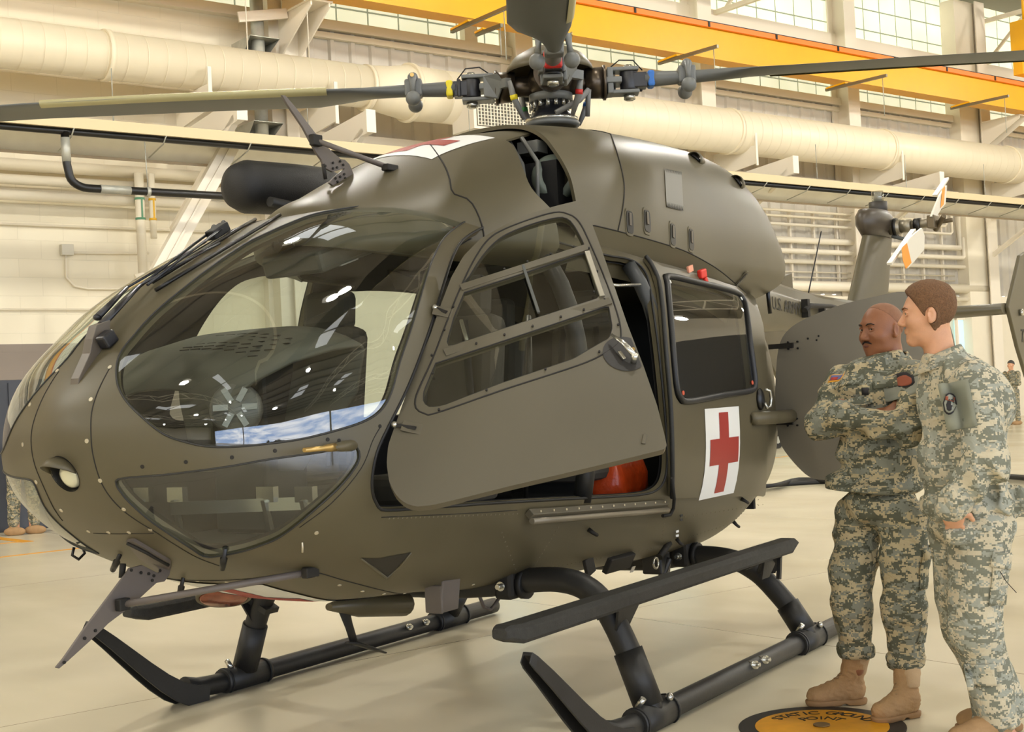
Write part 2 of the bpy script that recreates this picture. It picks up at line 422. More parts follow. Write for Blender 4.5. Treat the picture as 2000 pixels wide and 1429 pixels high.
CREAM = mat('cream_paint', (236, 227, 206), .42, var=.02, vscale=2)
CREAM2 = mat('column_paint', (238, 229, 212), .45)
CORR = mat('corrugated_paint', (204, 198, 186), .4, var=.04, vscale=3)
DUCTM = mat('duct_paint', (240, 228, 200), .4, var=.02, vscale=1.5)
YEL = mat('crane_yellow', (238, 172, 4), .4, var=.03, vscale=2)
ORG = mat('conductor_orange', (243, 128, 44), .45)
BLK = mat('black_enamel', (16, 15, 14), .35)
RUB = mat('black_rubber', (20, 20, 20), .6)
GALV = mat('galvanised_steel', (176, 176, 166), .4, .35, var=.12, vscale=6)
CHAN = mat('channel_steel', (128, 122, 104), .4, .7)
REFL = mat('polished_reflector', (248, 244, 236), .3, .25, var=.1, vscale=1.2, bump=.35, bscale=.8)
DARKM = mat('dark_gap', (22, 20, 18), .8)
def wall_ob(mb, name, m, **k): return tag(mb.build(name, m, mw=HM, **{q: v for q, v in k.items() if q in ('bevel',)}), kind='structure')
def SX(s): return -s
wall_ob(MB().box((0, 28, -.1), (130, 62, .2)), 'floor', MF)
apron = MB().box((0, 109, -.12), (260, 100, .2)); wall_ob(apron, 'floor_apron', mat('apron_concrete', (170, 158, 140), .7, var=.1, vscale=.3))
# far wall: painted block at the photo's left, ribbed metal sheet at its right, glazing above
wall_ob(MB().box((19, -.15, 4.68), (64, .3, 9.36)), 'wall_far_block', MBK)
wall_ob(MB().box((-32.5, -.15, 1.93), (39, .3, 3.86)), 'wall_far_base', CREAM)
mb = MB(); x = -13.0; prof = []
while x > -52:
    prof += [(x, 0), (x-.33, 0), (x-.37, .06), (x-.46, .06), (x-.5, 0)]; x -= .5
G = [[(a, b, z) for a, b in prof] for z in (3.86, 9.3)]
mb.grid(G, smooth=False); wall_ob(mb, 'wall_far_sheet', CORR)
wall_ob(MB().box((-2, -.12, 11.7), (101, .1, 4.6)), 'window_1', MKW)
wall_ob(MB().box((0, .06, 9.33), (100, .3, .2)), 'trim_1', CREAM2)
wall_ob(MB().box((0, .02, 11.12), (100, .25, .34)), 'trim_2', CREAM2)
wall_ob(MB().box((-31.3, .1, 6.95), (36.6, .3, .22)), 'trim_3', CREAM2)
wall_ob(MB().box((-31.3, .08, 9.12), (36.6, .12, .12)), 'trim_4', CREAM)
# other walls and the roof
WIN = mat('side_wall_sheet', (150, 142, 126), .6, var=.08, vscale=.5)
wall_ob(MB().box((-52, 28, 6.75), (.3, 62, 13.5)), 'wall_right', CREAM)
wall_ob(MB().box((48, 28, 6.75), (.3, 62, 13.5)), 'wall_left', MBK)
wall_ob(MB().box((0, 58, 11.4), (104, .4, 4.0)).box((-49.5, 58, 4.7), (5, .4, 9.4)).box((-26, 58, 4.7), (.9, .6, 9.4)).box((46.5, 58, 4.7), (4, .4, 9.4)).box((12, 58, 4.7), (.9, .6, 9.4)), 'wall_near', WIN)
CEIL = mat('roof_deck', (128, 122, 108), .6)
mb = MB().box((0, 28.5, 13.3), (104, 62, .2)); wall_ob(mb, 'ceiling', CEIL)
mb = MB()
for i in range(21): mb.box((0, -1+3*i, 13.0), (100, .1, .35))
wall_ob(mb, 'trim_5', mat('purlin_paint', (100, 95, 84), .5))
mb = MB()
for X in (-38, -26, -14, -2, 10, 22, 34):
    mb.bar((X, 0, 12.5), (X, 58, 12.5), .12, .12); mb.bar((X, 0, 11.2), (X, 58, 11.2), .12, .12)
    for k in range(19): mb.bar((X, 3*k+.5, 11.2), (X, 3*k+2, 12.5), .08); mb.bar((X, 3*k+2, 12.5), (X, 3*k+3.5, 11.2), .08)
wall_ob(mb, 'trim_6', CREAM)
# skylights in the roof
SKY = mat('skylight_panel', (240, 245, 250), .4, emit=1.6)
k = 7
for X in (-32, -20, -8, 4, 16, 28):
    for Y in (10, 26, 42):
        o = wall_ob(MB().box((X, Y, 13.15), (1.6, 5, .06)), 'window_%d' % (k-5), SKY); k += 1
LH = mat('lamp_housing', (190, 188, 180), .4)
_o = None
for _x in (-42, -30, -18, -6, 6, 18, 30):
    for _y in (11, 21, 31, 42):
        mwl = HM @ Matrix.Translation((_x, _y, 11.3))
        if _o is None: _o = MB().lathe([(.1, .35), (.14, .1), (.4, 0), (.42, -.02)], (0, 0, .1), (0, 0, 1), 20).cyl((0, 0, .4), (0, 0, 1.8), .02, 6).build('high_bay_lamp', LH, mw=mwl)
        else: _o = _o.copy(); COL.objects.link(_o); _o.matrix_world = mwl
        tag(_o, 'roof lamp, %s from the left in the %s row off the wall' % (['seventh', 'sixth', 'fifth', 'fourth', 'third', 'second', 'first'][(_x+42)//12], {11: 'first', 21: 'second', 31: 'third', 42: 'fourth'}[_y]), 'lamp', 'high-bay lamps under the roof')
# columns along the far wall
k = 7
for s0 in (13.2, 19.1, 25.07, 30.98, 37.5, 44):
    X = -s0; mb = MB().box((X-.0, .62, 6.5), (.5, .04, 13)).box((X, .05, 6.5), (.5, .04, 13)).box((X, .33, 6.5), (.04, .56, 13))
    mb.box((X+.45, .1, 6.5), (.3, .2, 13)) if s0 < 15 else None
    wall_ob(mb, 'trim_%d' % k, CREAM2); k += 1
mb = MB().box((-36.9, .2, 6.5), (1.0, .5, 13)); wall_ob(mb, 'trim_%d' % k, CREAM); k += 1
for s0 in (17.9,):
    wall_ob(MB().box((-s0-.1, .02, 10), (.35, .2, 1.5)), 'trim_%d' % k, CREAM2); k += 1
mb = MB().box((-12.95, .25, 5.5), (.5, .5, 11)).bar((-13.35, .3, 0), (-13.35, .3, 13), .09)
wall_ob(mb, 'trim_%d' % k, CREAM2); k += 1
# windows beside the far right-hand column
WG = mat('blue_daylight_glass', (176, 214, 222), .2, emit=.8)
wall_ob(MB().box((-36.7, .1, 2.3), (1.3, .1, 1.6)).box((-36.7, .1, .6), (1.3, .1, .9)), 'window_20', WG)
mb = MB()
for dx in (-.68, 0, .68): mb.box((-36.7+dx, .16, 1.7), (.08, .08, 3.2))
for z in (.08, 1.3, 3.15): mb.box((-36.7, .17, z), (1.44, .08, .1))
wall_ob(mb, 'trim_%d' % k, CREAM2); k += 1
wall_ob(MB().box((-18.6, .12, 2.2), (1.1, .1, 2.2)).box((-23.5, .12, 1.9), (1.6, .1, 1.8)), 'window_21', WG)
# ---------------------------------------------------------------- ventilation duct
def duct(s0, s1, z, r, y, name, label):
    t = thing(name, label, 'duct', mw=HM @ Matrix.Translation((-(s0+s1)/2, y, z)))
    L = s1-s0; mb = MB().tube([(-L/2, 0, 0), (L/2, 0, 0)], r, 48); mb.build('duct_shell', DUCTM, t)
    q = MB(); x = -L/2+.35
    while x < L/2:
        q.tube([(x-.006, 0, 0), (x+.006, 0, 0)], r+.006, 48, cap=False); x += .36
    q.build('spiral_seam', DUCTM, t)
    for k in range(int(L/6)):
        x = L/2-2.6-6.1*k
        MB().tube([(x-.05, 0, 0), (x+.05, 0, 0)], r+.03, 48, cap=True).build('joint_ring', DUCTM, t)
    return t
DY = 1.6
duct(-12, 14.2, 7.72, .42, DY, 'ventilation_duct', 'narrower cream spiral duct along the block wall, upper left')
duct(15.95, 48, 7.7, .54, DY, 'ventilation_duct', 'wider cream spiral duct running along the ribbed wall to the right')
t = thing('duct_reducer', 'flared cream duct joint where narrow and wide ducts meet, behind the left rotor blade', 'duct', mw=HM @ Matrix.Translation((-15.1, DY, 7.7)))
MB().tube([(.95, 0, .02), (.4, 0, 0), (-.1, 0, 0), (-.9, 0, 0)], [.42, .48, .56, .54], 48).build('reducer_shell', DUCTM, t)
for x, r in ((.9, .46), (-.1, .6)): MB().tube([(x-.04, 0, 0), (x+.04, 0, 0)], r, 48).build('flange_ring', DUCTM, t)
# supply grille box on the duct
t = thing('air_grille', 'boxy supply air grille on the side of the wide duct, behind the rotor hub', 'vent', mw=HM @ Matrix.Translation((-17.3, DY+.42, 7.3)))
MB().box((0, 0, 0), (2.1, .75, .75)).build('grille_box', CREAM2, t)
q = MB().box((0, .38, -.02), (1.95, .02, .6)); q.build('grille_backing', mat('grille_dark', (92, 88, 76), .6), t)
q = MB()
for i in range(24): q.box((-.95+i*.083, .4, -.02), (.02, .02, .58))
for i in range(9): q.box((0, .4, -.3+i*.07), (1.9, .02, .012))
q.build('grille_bars', CREAM, t)
# ---------------------------------------------------------------- duct saddles and heater brackets
def bracket(s, first, lbl):
    t = thing('duct_bracket', lbl, 'bracket', mw=HM @ Matrix.Translation((-s, 0, 0)), group='cream brackets carrying the duct')
    q = MB().prism([(.02, .7, 7.3), (.02, 2.1, 7.3), (.02, 2.1, 6.85), (.02, .7, 6.7)], (-.04, 0, 0)); q.build('saddle_plate', CREAM2, t)
    MB().box((0, 2.12, 7.2), (.07, .03, .8)).build('hanger_strap', CREAM2, t)
    MB().bar((0, .3, 6.35), (0, 3.3, 6.62), .12, .42).build('arm', CREAM2, t)
    MB().bar((0, .3, 4.9), (0, 3.1, 6.5), .12, .12).build('brace', CREAM2, t)
    MB().box((0, 3.3, 6.62), (.2, .04, .42)).build('end_plate', CREAM2, t)
    return t
bracket(10.6, 1, 'duct bracket against the block wall, second from the left edge')
bracket(13.2, 0, 'duct bracket on the column left of the antenna blade')
for s, l in ((19.1, 'duct bracket hidden partly behind the rotor mast'), (25.07, 'duct bracket above the rear of the engine cowling'), (30.98, 'duct bracket right of the tail rotor, carried by a column'), (37.5, 'duct bracket nearest the right edge of the photo')): bracket(s, 0, l)
# big leaning strut at the left
t = MB().bar((-9.1, 2.6, 3.55), (-10.7, 2.6, 6.1), .3, .16, up=(0, 1, 0)).bar((-9.1, 2.7, 3.56), (-10.7, 2.7, 6.11), .03, .03).build('leaning_strut', CREAM2, mw=HM)
tag(t, 'wide cream strut leaning against the left block wall', 'strut')
# ---------------------------------------------------------------- radiant tube heater
def heater(s0, s1, y, z, lbl, U=True, dz=0):
    t = thing('radiant_heater', lbl, 'heater', mw=HM @ Matrix.Translation((-(s0+s1)/2, y, z)))
    L = s1-s0
    MB().box((0, .42, .08), (L, .05, .17)).build('front_lip', mat('heater_tan', (214, 196, 156), .45), t)
    # trough: front lip, crown, back sheet
    prof = [(.4, .1), (.15, .2), (-.2, .2), (-.5, .02), (-.66, -.2)]
    G = [[(x, a, b) for a, b in prof] for x in np.linspace(-L/2, L/2, int(L*2))]
    MB().grid(G, smooth=True).build('reflector_sheet', REFL, t, solid=.01)
    MB().box((0, -.67, -.22), (L, .04, .05)).build('back_lip', mat('heater_lip', (176, 158, 130), .5), t)
    MB().cyl((-L/2, .3, -.04), (L/2, .3, -.04), .055, 14).build('burner_tube', BLK, t)
    q = MB(); x = -L/2+.7; i = 0
    while x < L/2:
        q.tube([(x, .44, 0), (x, .3, -.12), (x, -.3, -.24)], .012, 6); x += 1.53; i += 1
    each(q, 'hanger_clip', GALV, t)
    x = -L/2+1.9
    while x < L/2:
        MB().tube([(x, .1, .2), (x, .1, .55)], .012, 6).tube([(x, .1, .55), (x, .1, 1.1)], .008, 6).build('chain', GALV, t); x += 3.6
    return t
t = heater(-4, 17.5, 3.0, 6.0, 'long radiant tube heater with shiny reflector hanging along the block wall at the left')
t2 = heater(22.5, 46, 3.0, 6.12, 'tan radiant tube heater hanging behind the tail rotor at the right')
# exhaust U-bend of the left heater
q = MB(); c = []
A = (-7.5, 3.3, 5.93)
pts = [(-7.52, 3.3, 5.95), (-7.53, 3.3, 5.45), (-7.56, 3.3, 5.3)]+[(-7.56-.3*(1-math.cos(a)), 3.3, 5.3-.22*math.sin(a)) for a in np.linspace(0.2, PI/2, 7)]+[(-8.3, 3.3, 5.08), (-15.2, 3.3, 5.08)]
tt = thing('heater_tube', 'black U-bend heater tube with silver couplings below the left heater', 'pipe')
child(tt, 'tube', MB().tube(pts, .065, 16), BLK, mw=HM)
child(tt, 'coupling', MB().cyl((-7.52, 3.3, 5.86), (-7.53, 3.3, 5.48), .07, 16), GALV, mw=HM)
child(tt, 'coupling', MB().cyl((-8.05, 3.3, 5.08), (-8.55, 3.3, 5.08), .07, 16), GALV, mw=HM)
child(tt, 'hanger', MB().tube([(-8.85, 3.3, 5.15), (-8.83, 3.3, 5.9)], .008, 6).tube([(-8.82, 3.3, 5.08), (-8.88, 3.3, 5.08)], .078, 16), GALV, mw=HM)
# ---------------------------------------------------------------- crane runway beam
t = thing('crane_beam', 'big yellow overhead crane runway beam crossing the top of the photo', 'beam', mw=HM @ Matrix.Translation((0, 2.0, 9.25)))
MB().box((0, 0, .4), (100, .06, .8)).box((0, 0, .82), (100, .42, .06)).box((0, .02, 0), (100, .46, .05)).box((0, .19, .4), (100, .03, .78)).build('girder', YEL, t)
MB().box((0, .28, .76), (100, .08, .12)).build('conductor_rail', ORG, t)
q = MB().box((0, .26, .84), (100, .05, .03))
for k in range(40): q.box((-45+k*2.4, .33, .76), (.06, .02, .12))
q.build('rail_joints', BLK, t)
# brackets under the beam
for s, l in ((13.1, 'white gusset bracket under the yellow beam, upper left'), (37.5, 'white gusset bracket under the yellow beam at the right edge')):
    q = MB()
    for dx in (-.2, .2): q.prism([(-s+dx, .6, 9.2), (-s+dx, 1.9, 9.2), (-s+dx, 1.9, 9.1), (-s+dx, .6, 8.35)], (.03, 0, 0))
    q.box((-s, 1.25, 9.2), (.5, 1.35, .04)); tag(q.build('beam_bracket', CREAM2, mw=HM), l, 'bracket')
# channel bars clamped below the beam, with light chains
bars = [((882, 62), (992, 14), 1), ((930, 68), (980, 49), 0), ((1286, 124), (1402, 90), 1), ((1613, 176), (1732, 147), 1), ((1857, 212), (1970, 187), 1)]
BL = ['longer of two channel bars under the crane beam left of the upright rotor blade', 'shorter of two channel bars under the crane beam left of the upright rotor blade',
      'channel bar under the crane beam just right of the rotor hub', 'channel bar under the crane beam crossed by the right rotor blade', 'channel bar under the crane beam near the right edge']
def hpt(px, py, off):                 # photo point on the vertical plane OFF metres in front of the far wall, in hangar coordinates
    o, d = ray(px, py); A = HM.inverted(); o2 = A @ Vector(o); d2 = A.to_3x3() @ Vector(d)
    return o2+d2*((off-o2.y)/d2.y)
for k, (a, b, c) in enumerate(bars):
    P = hpt(*a, 1.9); z = P.z; Ln = 1.9 if c else .9
    # the bars stick out from the beam towards the hangar; the far end is fixed by the line of sight
    o, d = ray(*b); A = HM.inverted(); o2 = A @ Vector(o); d2 = A.to_3x3() @ Vector(d); Q = o2+d2*((z-o2.z)/d2.z)
    if (Q-P).length > 4: Q = P+(Q-P).normalized()*3
    t = thing('channel_bar', BL[k], 'bar', mw=HM @ Matrix.Translation(P), group='channel bars under the crane beam'); D = Q-P
    MB().bar((0, 0, 0), D, .07, .07).build('bar', CHAN, t)
    MB().bar(D*.02+Vector((0, 0, .03)), D*.35+Vector((0, 0, .06)), .12, .04).build('clamp', YEL, t)
    MB().cyl(D*.93, D*.93-Vector((0, 0, 1.0 if c else .6)), .01, 6).build('chain', GALV, t)
# crane trolley at the right edge
P = hpt(1992, 100, 2.6)
t = thing('crane_hoist', 'yellow crane hoist trolley hanging at the upper right edge', 'hoist', mw=HM @ Matrix.Translation(P))
MB().box((-.5, 0, .35), (1.1, .5, 1.1)).build('housing', YEL, t); MB().box((.05, .1, -.55), (.55, .3, .4)).build('trolley', YEL, t)
MB().cyl((-.05, .1, -.5), (-.05, .35, -.5), .14, 20).build('wheel', mat('hoist_motor', (120, 90, 60), .5), t); MB().cyl((-.3, 0, .9), (-.3, 0, 3), .04, 8).build('suspension_rod', YEL, t)
# ---------------------------------------------------------------- pipes along the wall
def pipe(name, label, pts, r, m=CREAM, group=None, n=14):
    o = MB().tube(pts, r, n).build(name, m, mw=HM); return tag(o, label, 'pipe', group)
for z, r, w in ((6.09, .11, 'topmost'), (5.83, .09, 'middle'), (5.55, .09, 'lowest')):
    pipe('wall_pipe', '%s of the three cream pipes along the block wall, left' % w, [(12, .35, z-.15), (-12.6, .35, z-.15)], r)
PR = [(6.15, .035), (6.0, .035), (5.78, .04), (5.36, .085), (5.06, .07), (4.78, .06)]
words_ = ['highest thin', 'second highest thin', 'third thin', 'thickest of the upper', 'fifth from the top', 'lowest of the upper']
for k, ((z, r), w) in enumerate(zip(PR, words_)):
    e = 35.3+.28*k
    pipe('wall_pipe', '%s cream pipe on the ribbed wall behind the tail rotor' % w, [(-22, .3, z-.06), (-e+.1, .3, z-.06), (-e, .3, z), (-e, .3, z+.55 if k > 1 else z+.4), (-e-.1, .3, z+.6), (-e-1.7, .3, z+.62)] if k != 3 else [(-22, .3, z-.06), (-36.2, .3, z-.06), (-36.2, .3, z+.9)], r)
pipe('wall_pipe', 'fat cream pipe low on the right wall, level with the soldiers heads', [(-22, .35, 4.05), (-37.4, .35, 4.05)], .14)
pipe('wall_pipe', 'slimmer cream pipe just under the fat pipe on the right wall', [(-22, .35, 3.72), (-37.4, .35, 3.72)], .06)
q = MB()
for i in range(16): q.box((-21.5-i*1.0, .14, 5.1), (.07, .08, 2.1))
tag(q.build('pipe_rack_rail', CREAM2, mw=HM), 'upright cream pipe rack rails on the ribbed wall', 'rail')
for z in (4.45, 4.3): pipe('conduit', '%s thin conduit under the pipe bundle at the right' % ('upper' if z > 4.4 else 'lower'), [(-21, .2, z), (-36, .2, z)], .02)
pipe('conduit', 'straight grey conduit across the block wall at the left', [(11, .06, 4.93), (-11.5, .06, 4.93)], .022)
pipe('conduit', 'bent grey conduit running down from the junction box', [(-8.62, .06, 4.4), (-8.62, .06, 4.0), (-8.75, .06, 3.85), (-9.0, .06, 3.8), (-11.3, .06, 3.82)], .022)
pipe('conduit', 'short grey conduit leading right from the junction box', [(-8.7, .06, 4.45), (-10.2, .06, 4.48)], .022)
pipe('conduit', 'low grey conduit across the block wall just above the nose', [(11, .06, 3.42), (-9.7, .06, 3.42)], .018)
tag(MB().box((-8.64, .07, 4.5), (.22, .12, .2)).build('junction_box', mat('box_grey', (205, 200, 184), .4), mw=HM, bevel=.01), 'square junction box on the block wall above the nose', 'electrical box')
for s, c, l, w in ((9.86, (94, 148, 116), 'green', 'thicker'), (10.1, (226, 176, 40), 'yellow', 'slimmer')):
    t = thing('drop_pipe', '%s cream drop pipe with a %s marker band on the left wall' % (w, l), 'pipe', mw=HM @ Matrix.Translation((-s, .55, 0)))
    MB().cyl((0, 0, 5.9), (0, 0, 4.05 if l == 'green' else 4.7), .085 if l == 'green' else .06, 16).build('pipe', CREAM, t)
    a = mat('marker_'+l, c, .5); q = MB()
    for z in (5.05, 5.42): q.cyl((0, 0, z-.02), (0, 0, z+.02), .092 if l == 'green' else .067, 16)
    q.box((0, .09 if l == 'green' else .065, 5.23), (.03, .01, .36)); q.build('marker_band', a, t)
    if l == 'green': MB().tube([(0, 0, 4.1), (.02, .02, 4.0), (.15, 0, 3.96)], .07, 12).build('elbow', CREAM, t)
# galvanised flue with two conical collars
t = thing('flue_pipe', 'galvanised flue pipe with two square collars, left of the big column', 'pipe', mw=HM @ Matrix.Translation((-12.35, .7, 0)))
for a, b in ((6.45, 9.9),): MB().cyl((.0, 0, a), (.0, 0, b), .13, 20).build('flue', GALV, t)
for z in (8.45, 6.8):
    V = []; MB().add([(-.32, .3, z+.18), (.32, .3, z+.18), (.32, -.5, z+.18), (-.32, -.5, z+.18), (-.02, -.5, z-.55), (.3, -.5, z-.55)], [(0, 1, 2, 3), (0, 3, 4), (1, 5, 2), (2, 5, 4, 3)]).build('collar', GALV, t, solid=.01)
MB().bar((-.5, .3, 9.15), (.45, .1, 9.0), .06, .2).build('arm', CREAM2, t)
for s, l in ((11.6, 'left'), (12.9, 'right')): tag(MB().cyl((-s, 1.7, 8.1), (-s, 1.7, 13.2), .012, 6).build('suspension_wire', CREAM2, mw=HM), '%s thin white wire holding the narrow duct' % l, 'wire')
# ---------------------------------------------------------------- cabinet, floor lines, cable
t = thing('storage_cabinet', 'dark grey metal cabinet with a white card at the left edge', 'cabinet', mw=HM @ Matrix.Translation((-5.65, 5.5, 0)))
CAB = mat('cabinet_grey', (58, 60, 66), .4); MB().box((0, 0, 1.0), (3.2, .9, 2.0)).build('body', CAB, t, bevel=.01)
MB().box((-.75, .46, 1.0), (1.5, .03, 1.92)).build('door', CAB, t); MB().box((.85, .46, 1.0), (1.5, .03, 1.92)).build('door', CAB, t)
MB().box((-1.05, .48, 1.83), (.62, .01, .2)).build('card', mat('card_white', (220, 222, 220), .6), t)
t = tag(MB().box((-8.0, 6.5, .1), (1.0, .5, .2)).build('tool_box', mat('dark_red', (70, 22, 16), .4), mw=HM, bevel=.02), 'low dark red tool box on the floor behind the nose', 'box')
LY = mat('line_yellow', (226, 160, 50), .5)
def fpt(px, py): o, d = ray(px, py); P = HM.inverted() @ Vector(o+(0-o[2])/d[2]*d); return Vector((P.x, P.y, .002))
for a, b, w, l in (((-60, 1095), (175, 1068), .07, 'long yellow floor line near the nose'), ((-60, 1044), (55, 1058), .14, 'broad yellow floor line at the left edge'), ((-60, 1066), (57, 1057), .06, 'thin yellow floor line meeting the broad one at the left edge')):
    tag(MB().bar(fpt(*a), fpt(*b), w, .003).build('floor_line', LY, mw=HM), l, 'floor marking')
for a, b, l in (((1505, 895), (1700, 870), 'pale orange floor line behind the rear of the helicopter'),):
    tag(MB().bar(fpt(*a), fpt(*b), .06, .003).build('floor_line', LY, mw=HM), l, 'floor marking')
q = MB()
for k in range(4):
    pts = [fpt(x, y)+Vector((0, 0, .03+.012*k)) for x, y in ((1300, 962), (1400, 958-k), (1500, 953+k*2), (1560, 948-k), (1640, 944+k), (1760, 935), (1900, 930+2*k), (2050, 940+3*k))]
    q.tube([tuple(p) for p in spline(pts, 4, False)], .028, 8)
tag(q.build('cable_bundle', RUB, mw=HM), 'black cable bundle lying across the floor behind the soldiers', 'cable')
# static ground point
cP = pt(1605, 1419, 2, 0); 
t = thing('ground_point_marker', 'round yellow floor marker with a black rim at the soldiers feet', 'floor marking', loc=(cP[0], cP[1], 0))
RD = .345
MB().cyl((0, 0, .0), (0, 0, .004), RD, 64).build('rim', mat('marker_black', (38, 36, 34), .5), t)
MB().cyl((0, 0, .004), (0, 0, .006), RD*.8, 64).build('face', mat('marker_yellow', (224, 158, 26), .45, var=.06, vscale=20), t)
MB().cyl((0, 0, .006), (0, 0, .012), .035, 24).build('socket', mat('socket_brass', (120, 96, 60), .4, .6), t)
def text_mesh(body, size, m, name, extrude=.001, font=None, align='CENTER'):
    c = bpy.data.curves.new(name, 'FONT'); c.body = body; c.size = size; c.extrude = extrude; c.align_x = align; c.align_y = 'CENTER'
    o = bpy.data.objects.new(name, c); COL.objects.link(o); bpy.context.view_layer.update()
    me = bpy.data.meshes.new_from_object(o); bpy.data.objects.remove(o); me.materials.clear(); me.materials.append(m)
    o = bpy.data.objects.new(name, me); COL.objects.link(o); return o
INK = mat('ink_black', (26, 22, 18), .6)
# lettering round the disc, upright for the camera
def arc_text(s, rad, a0, step, size, parent):
    me = MB(); V = []; F = []
    for i, ch in enumerate(s):
        if ch == ' ': continue
        o = text_mesh(ch, size, INK, 'letter'); a = a0-step*i
        R = Matrix.Translation((rad*math.cos(a), rad*math.sin(a), .0065)) @ Matrix.Rotation(a-PI/2, 4, 'Z')
        k = len(V); V += [tuple(R @ v.co) for v in o.data.vertices]; F += [tuple(j+k for j in p.vertices) for p in o.data.polygons]; bpy.data.objects.remove(o)
    me.add(V, F); return me.build('lettering', INK, parent, fixn=False)
away = math.atan2(cP[1]-CL[1], cP[0]-CL[0])
arc_text('STATIC GROUND', .215, away+1.02, .175, .075, t)
arc_text('POINT', .125, away+.62, .31, .07, t)
# ================================================================= THE HELICOPTER
HEL = thing('helicopter', 'olive drab twin-engine helicopter with red crosses, standing on black skids', 'helicopter')
OLV = mat('olive_paint', (88, 81, 61), .42, var=.035, vscale=3, spec=.45)
OLV2 = mat('olive_grey_paint', (93, 87, 72), .45, var=.03, vscale=3, spec=.4)
OLD = mat('olive_panel_gap', (30, 27, 22), .7)
SEAL = mat('window_seal', (40, 40, 38), .55)
LINE = mat('cabin_lining', (30, 28, 25), .85)
SKID = mat('skid_black', (34, 33, 31), .5, var=.12, vscale=12, bump=.05, bscale=80)
GREY = mat('blade_grey', (98, 100, 98), .45, var=.04, vscale=4)
HUBG = mat('hub_grey', (112, 114, 112), .4, var=.08, vscale=20)
BLKP = mat('hub_black', (34, 34, 38), .35, var=.1, vscale=20)
BRNZ = mat('hub_bronze', (84, 74, 62), .3, .75, var=.25, vscale=14)
STL = mat('bright_steel', (190, 188, 178), .25, .9)
GOLD = mat('brass_fitting', (190, 160, 100), .3, .8)
WHT = mat('decal_white', (236, 236, 232), .5)
RED = mat('decal_red', (158, 50, 42), .5)
RIV = mat('rivet_bright', (200, 190, 165), .4, .5)
GL = glass('cockpit_glass', (226, 232, 226), 1.62)
GL2 = glass('door_glass', (215, 220, 214), 1.62)
bx_ = [2.062, 2.02, 1.93, 1.8, 1.67, 1.5, 1.3, 1.15, .9, .7, .4, 0, -1, -2, -2.7]
BODY = Surf(2.062, .35, bx_,
    [1.39, 1.515, 1.63, 1.758, 1.858, 1.972, 2.075, 2.148, 2.25, 2.305, 2.355, 2.375, 2.375, 2.34, 2.2],
    [1.39, 1.235, 1.105, 1.004, .918, .84, .765, .715, .645, .625, .60, .553, .503, .47, .60],
    [0, .225, .46, .655, .735, .805, .85, .878, .885, .882, .875, .872, .872, .868, .77],
    [1.39, 1.37, 1.35, 1.33, 1.31, 1.30, 1.29, 1.285, 1.285, 1.29, 1.29, 1.3, 1.3, 1.3, 1.3],
    [1.92, 1.98, 2.1, 2.25, 2.35, 2.5, 2.6, 2.6, 2.58, 2.57, 2.6, 2.7, 2.75, 2.7, 2.4],
    [2.14, 2.2, 2.28, 2.38, 2.45, 2.55, 2.62, 2.66, 2.7, 2.72, 2.74, 2.75, 2.75, 2.75, 2.7])
def side(x, z, S=BODY):
    t = float(S.t_of(x)); c = float(S.zc(t)); up = z >= c; h = float(S.zt(t))-c if up else c-float(S.zb(t)); n = float(S.nu(t) if up else S.nl(t))
    y = float(S.w(t))*max(0, 1-(abs(z-c)/h)**n)**(1/n); return t, math.atan2(y, z-c)
ws = BODY.poly([(227, 730), (229, 706), (238, 684), (257, 660), (281, 632), (312, 601), (356, 565), (410, 523), (478, 477), (526, 453), (570, 434), (610, 419), (660, 409), (715, 401), (770, 395), (850, 391), (924, 395), (956, 412), (925, 424), (895, 441), (868, 464), (850, 495), (832, 543), (805, 635), (781, 706), (764, 767), (744, 801), (713, 822), (662, 839), (594, 856), (526, 866), (458, 872), (410, 872), (373, 866), (322, 849), (281, 818), (247, 784), (231, 755)], 4)
ws = [(a, max(b, .045)) for a, b in ws]
chin = BODY.poly([(227, 944), (238, 934), (328, 926), (444, 911), (530, 896), (625, 883), (679, 872), (697, 872), (702, 894), (690, 918), (663, 951), (625, 986), (584, 1021), (544, 1050), (503, 1067), (471, 1077), (436, 1084), (401, 1087), (371, 1069), (330, 1042), (290, 1014), (255, 983), (236, 961)], 4)
dopen = BODY.poly([(975, 437), (940, 446), (905, 468), (885, 500), (865, 560), (840, 640), (815, 710), (790, 770), (760, 830), (737, 880), (727, 930), (728, 965), (737, 985), (752, 996), (850, 990), (1000, 980), (1150, 972), (1250, 966), (1285, 955), (1300, 930), (1303, 880), (1298, 800), (1287, 690), (1275, 600), (1266, 545), (1250, 518), (1225, 505), (1180, 497), (1080, 470)], 4)
mir = lambda P: [(a, -b) for a, b in P]
def sidepoly(pts, s=1): return [(t, s*v) for t, v in (side(x, z) for x, z in resample(spline(pts, 6), .03))]
sdw = sidepoly([(.72, 1.42), (.74, 1.55), (.55, 2.0), (.35, 2.12), (.0, 2.12), (-.1, 2.05), (-.12, 1.5), (-.08, 1.42), (.3, 1.42)], -1)
scw = sidepoly([(-.35, 1.42), (-.35, 2.0), (-.45, 2.08), (-1.05, 2.08), (-1.15, 2.0), (-1.15, 1.45), (-1.05, 1.38), (-.45, 1.38)], -1)
TE = float(BODY.t_of(-2.62))
nl_t, nl_v = BODY.hit(125, 926)
nose_hole = [(nl_t+.066*math.cos(a), nl_v+(.062/ .45)*math.sin(a)) for a in np.linspace(0, 2*PI, 40)[:-1]]
NC = BODY.P(nl_t, nl_v); NN = Vector(BODY.N(nl_t, nl_v)); 
lx = NN.orthogonal().normalized(); ly = NN.cross(lx)
def on_body(P3, S=BODY): t, v = S.inv(np.array(P3)); return float(t), float(v)
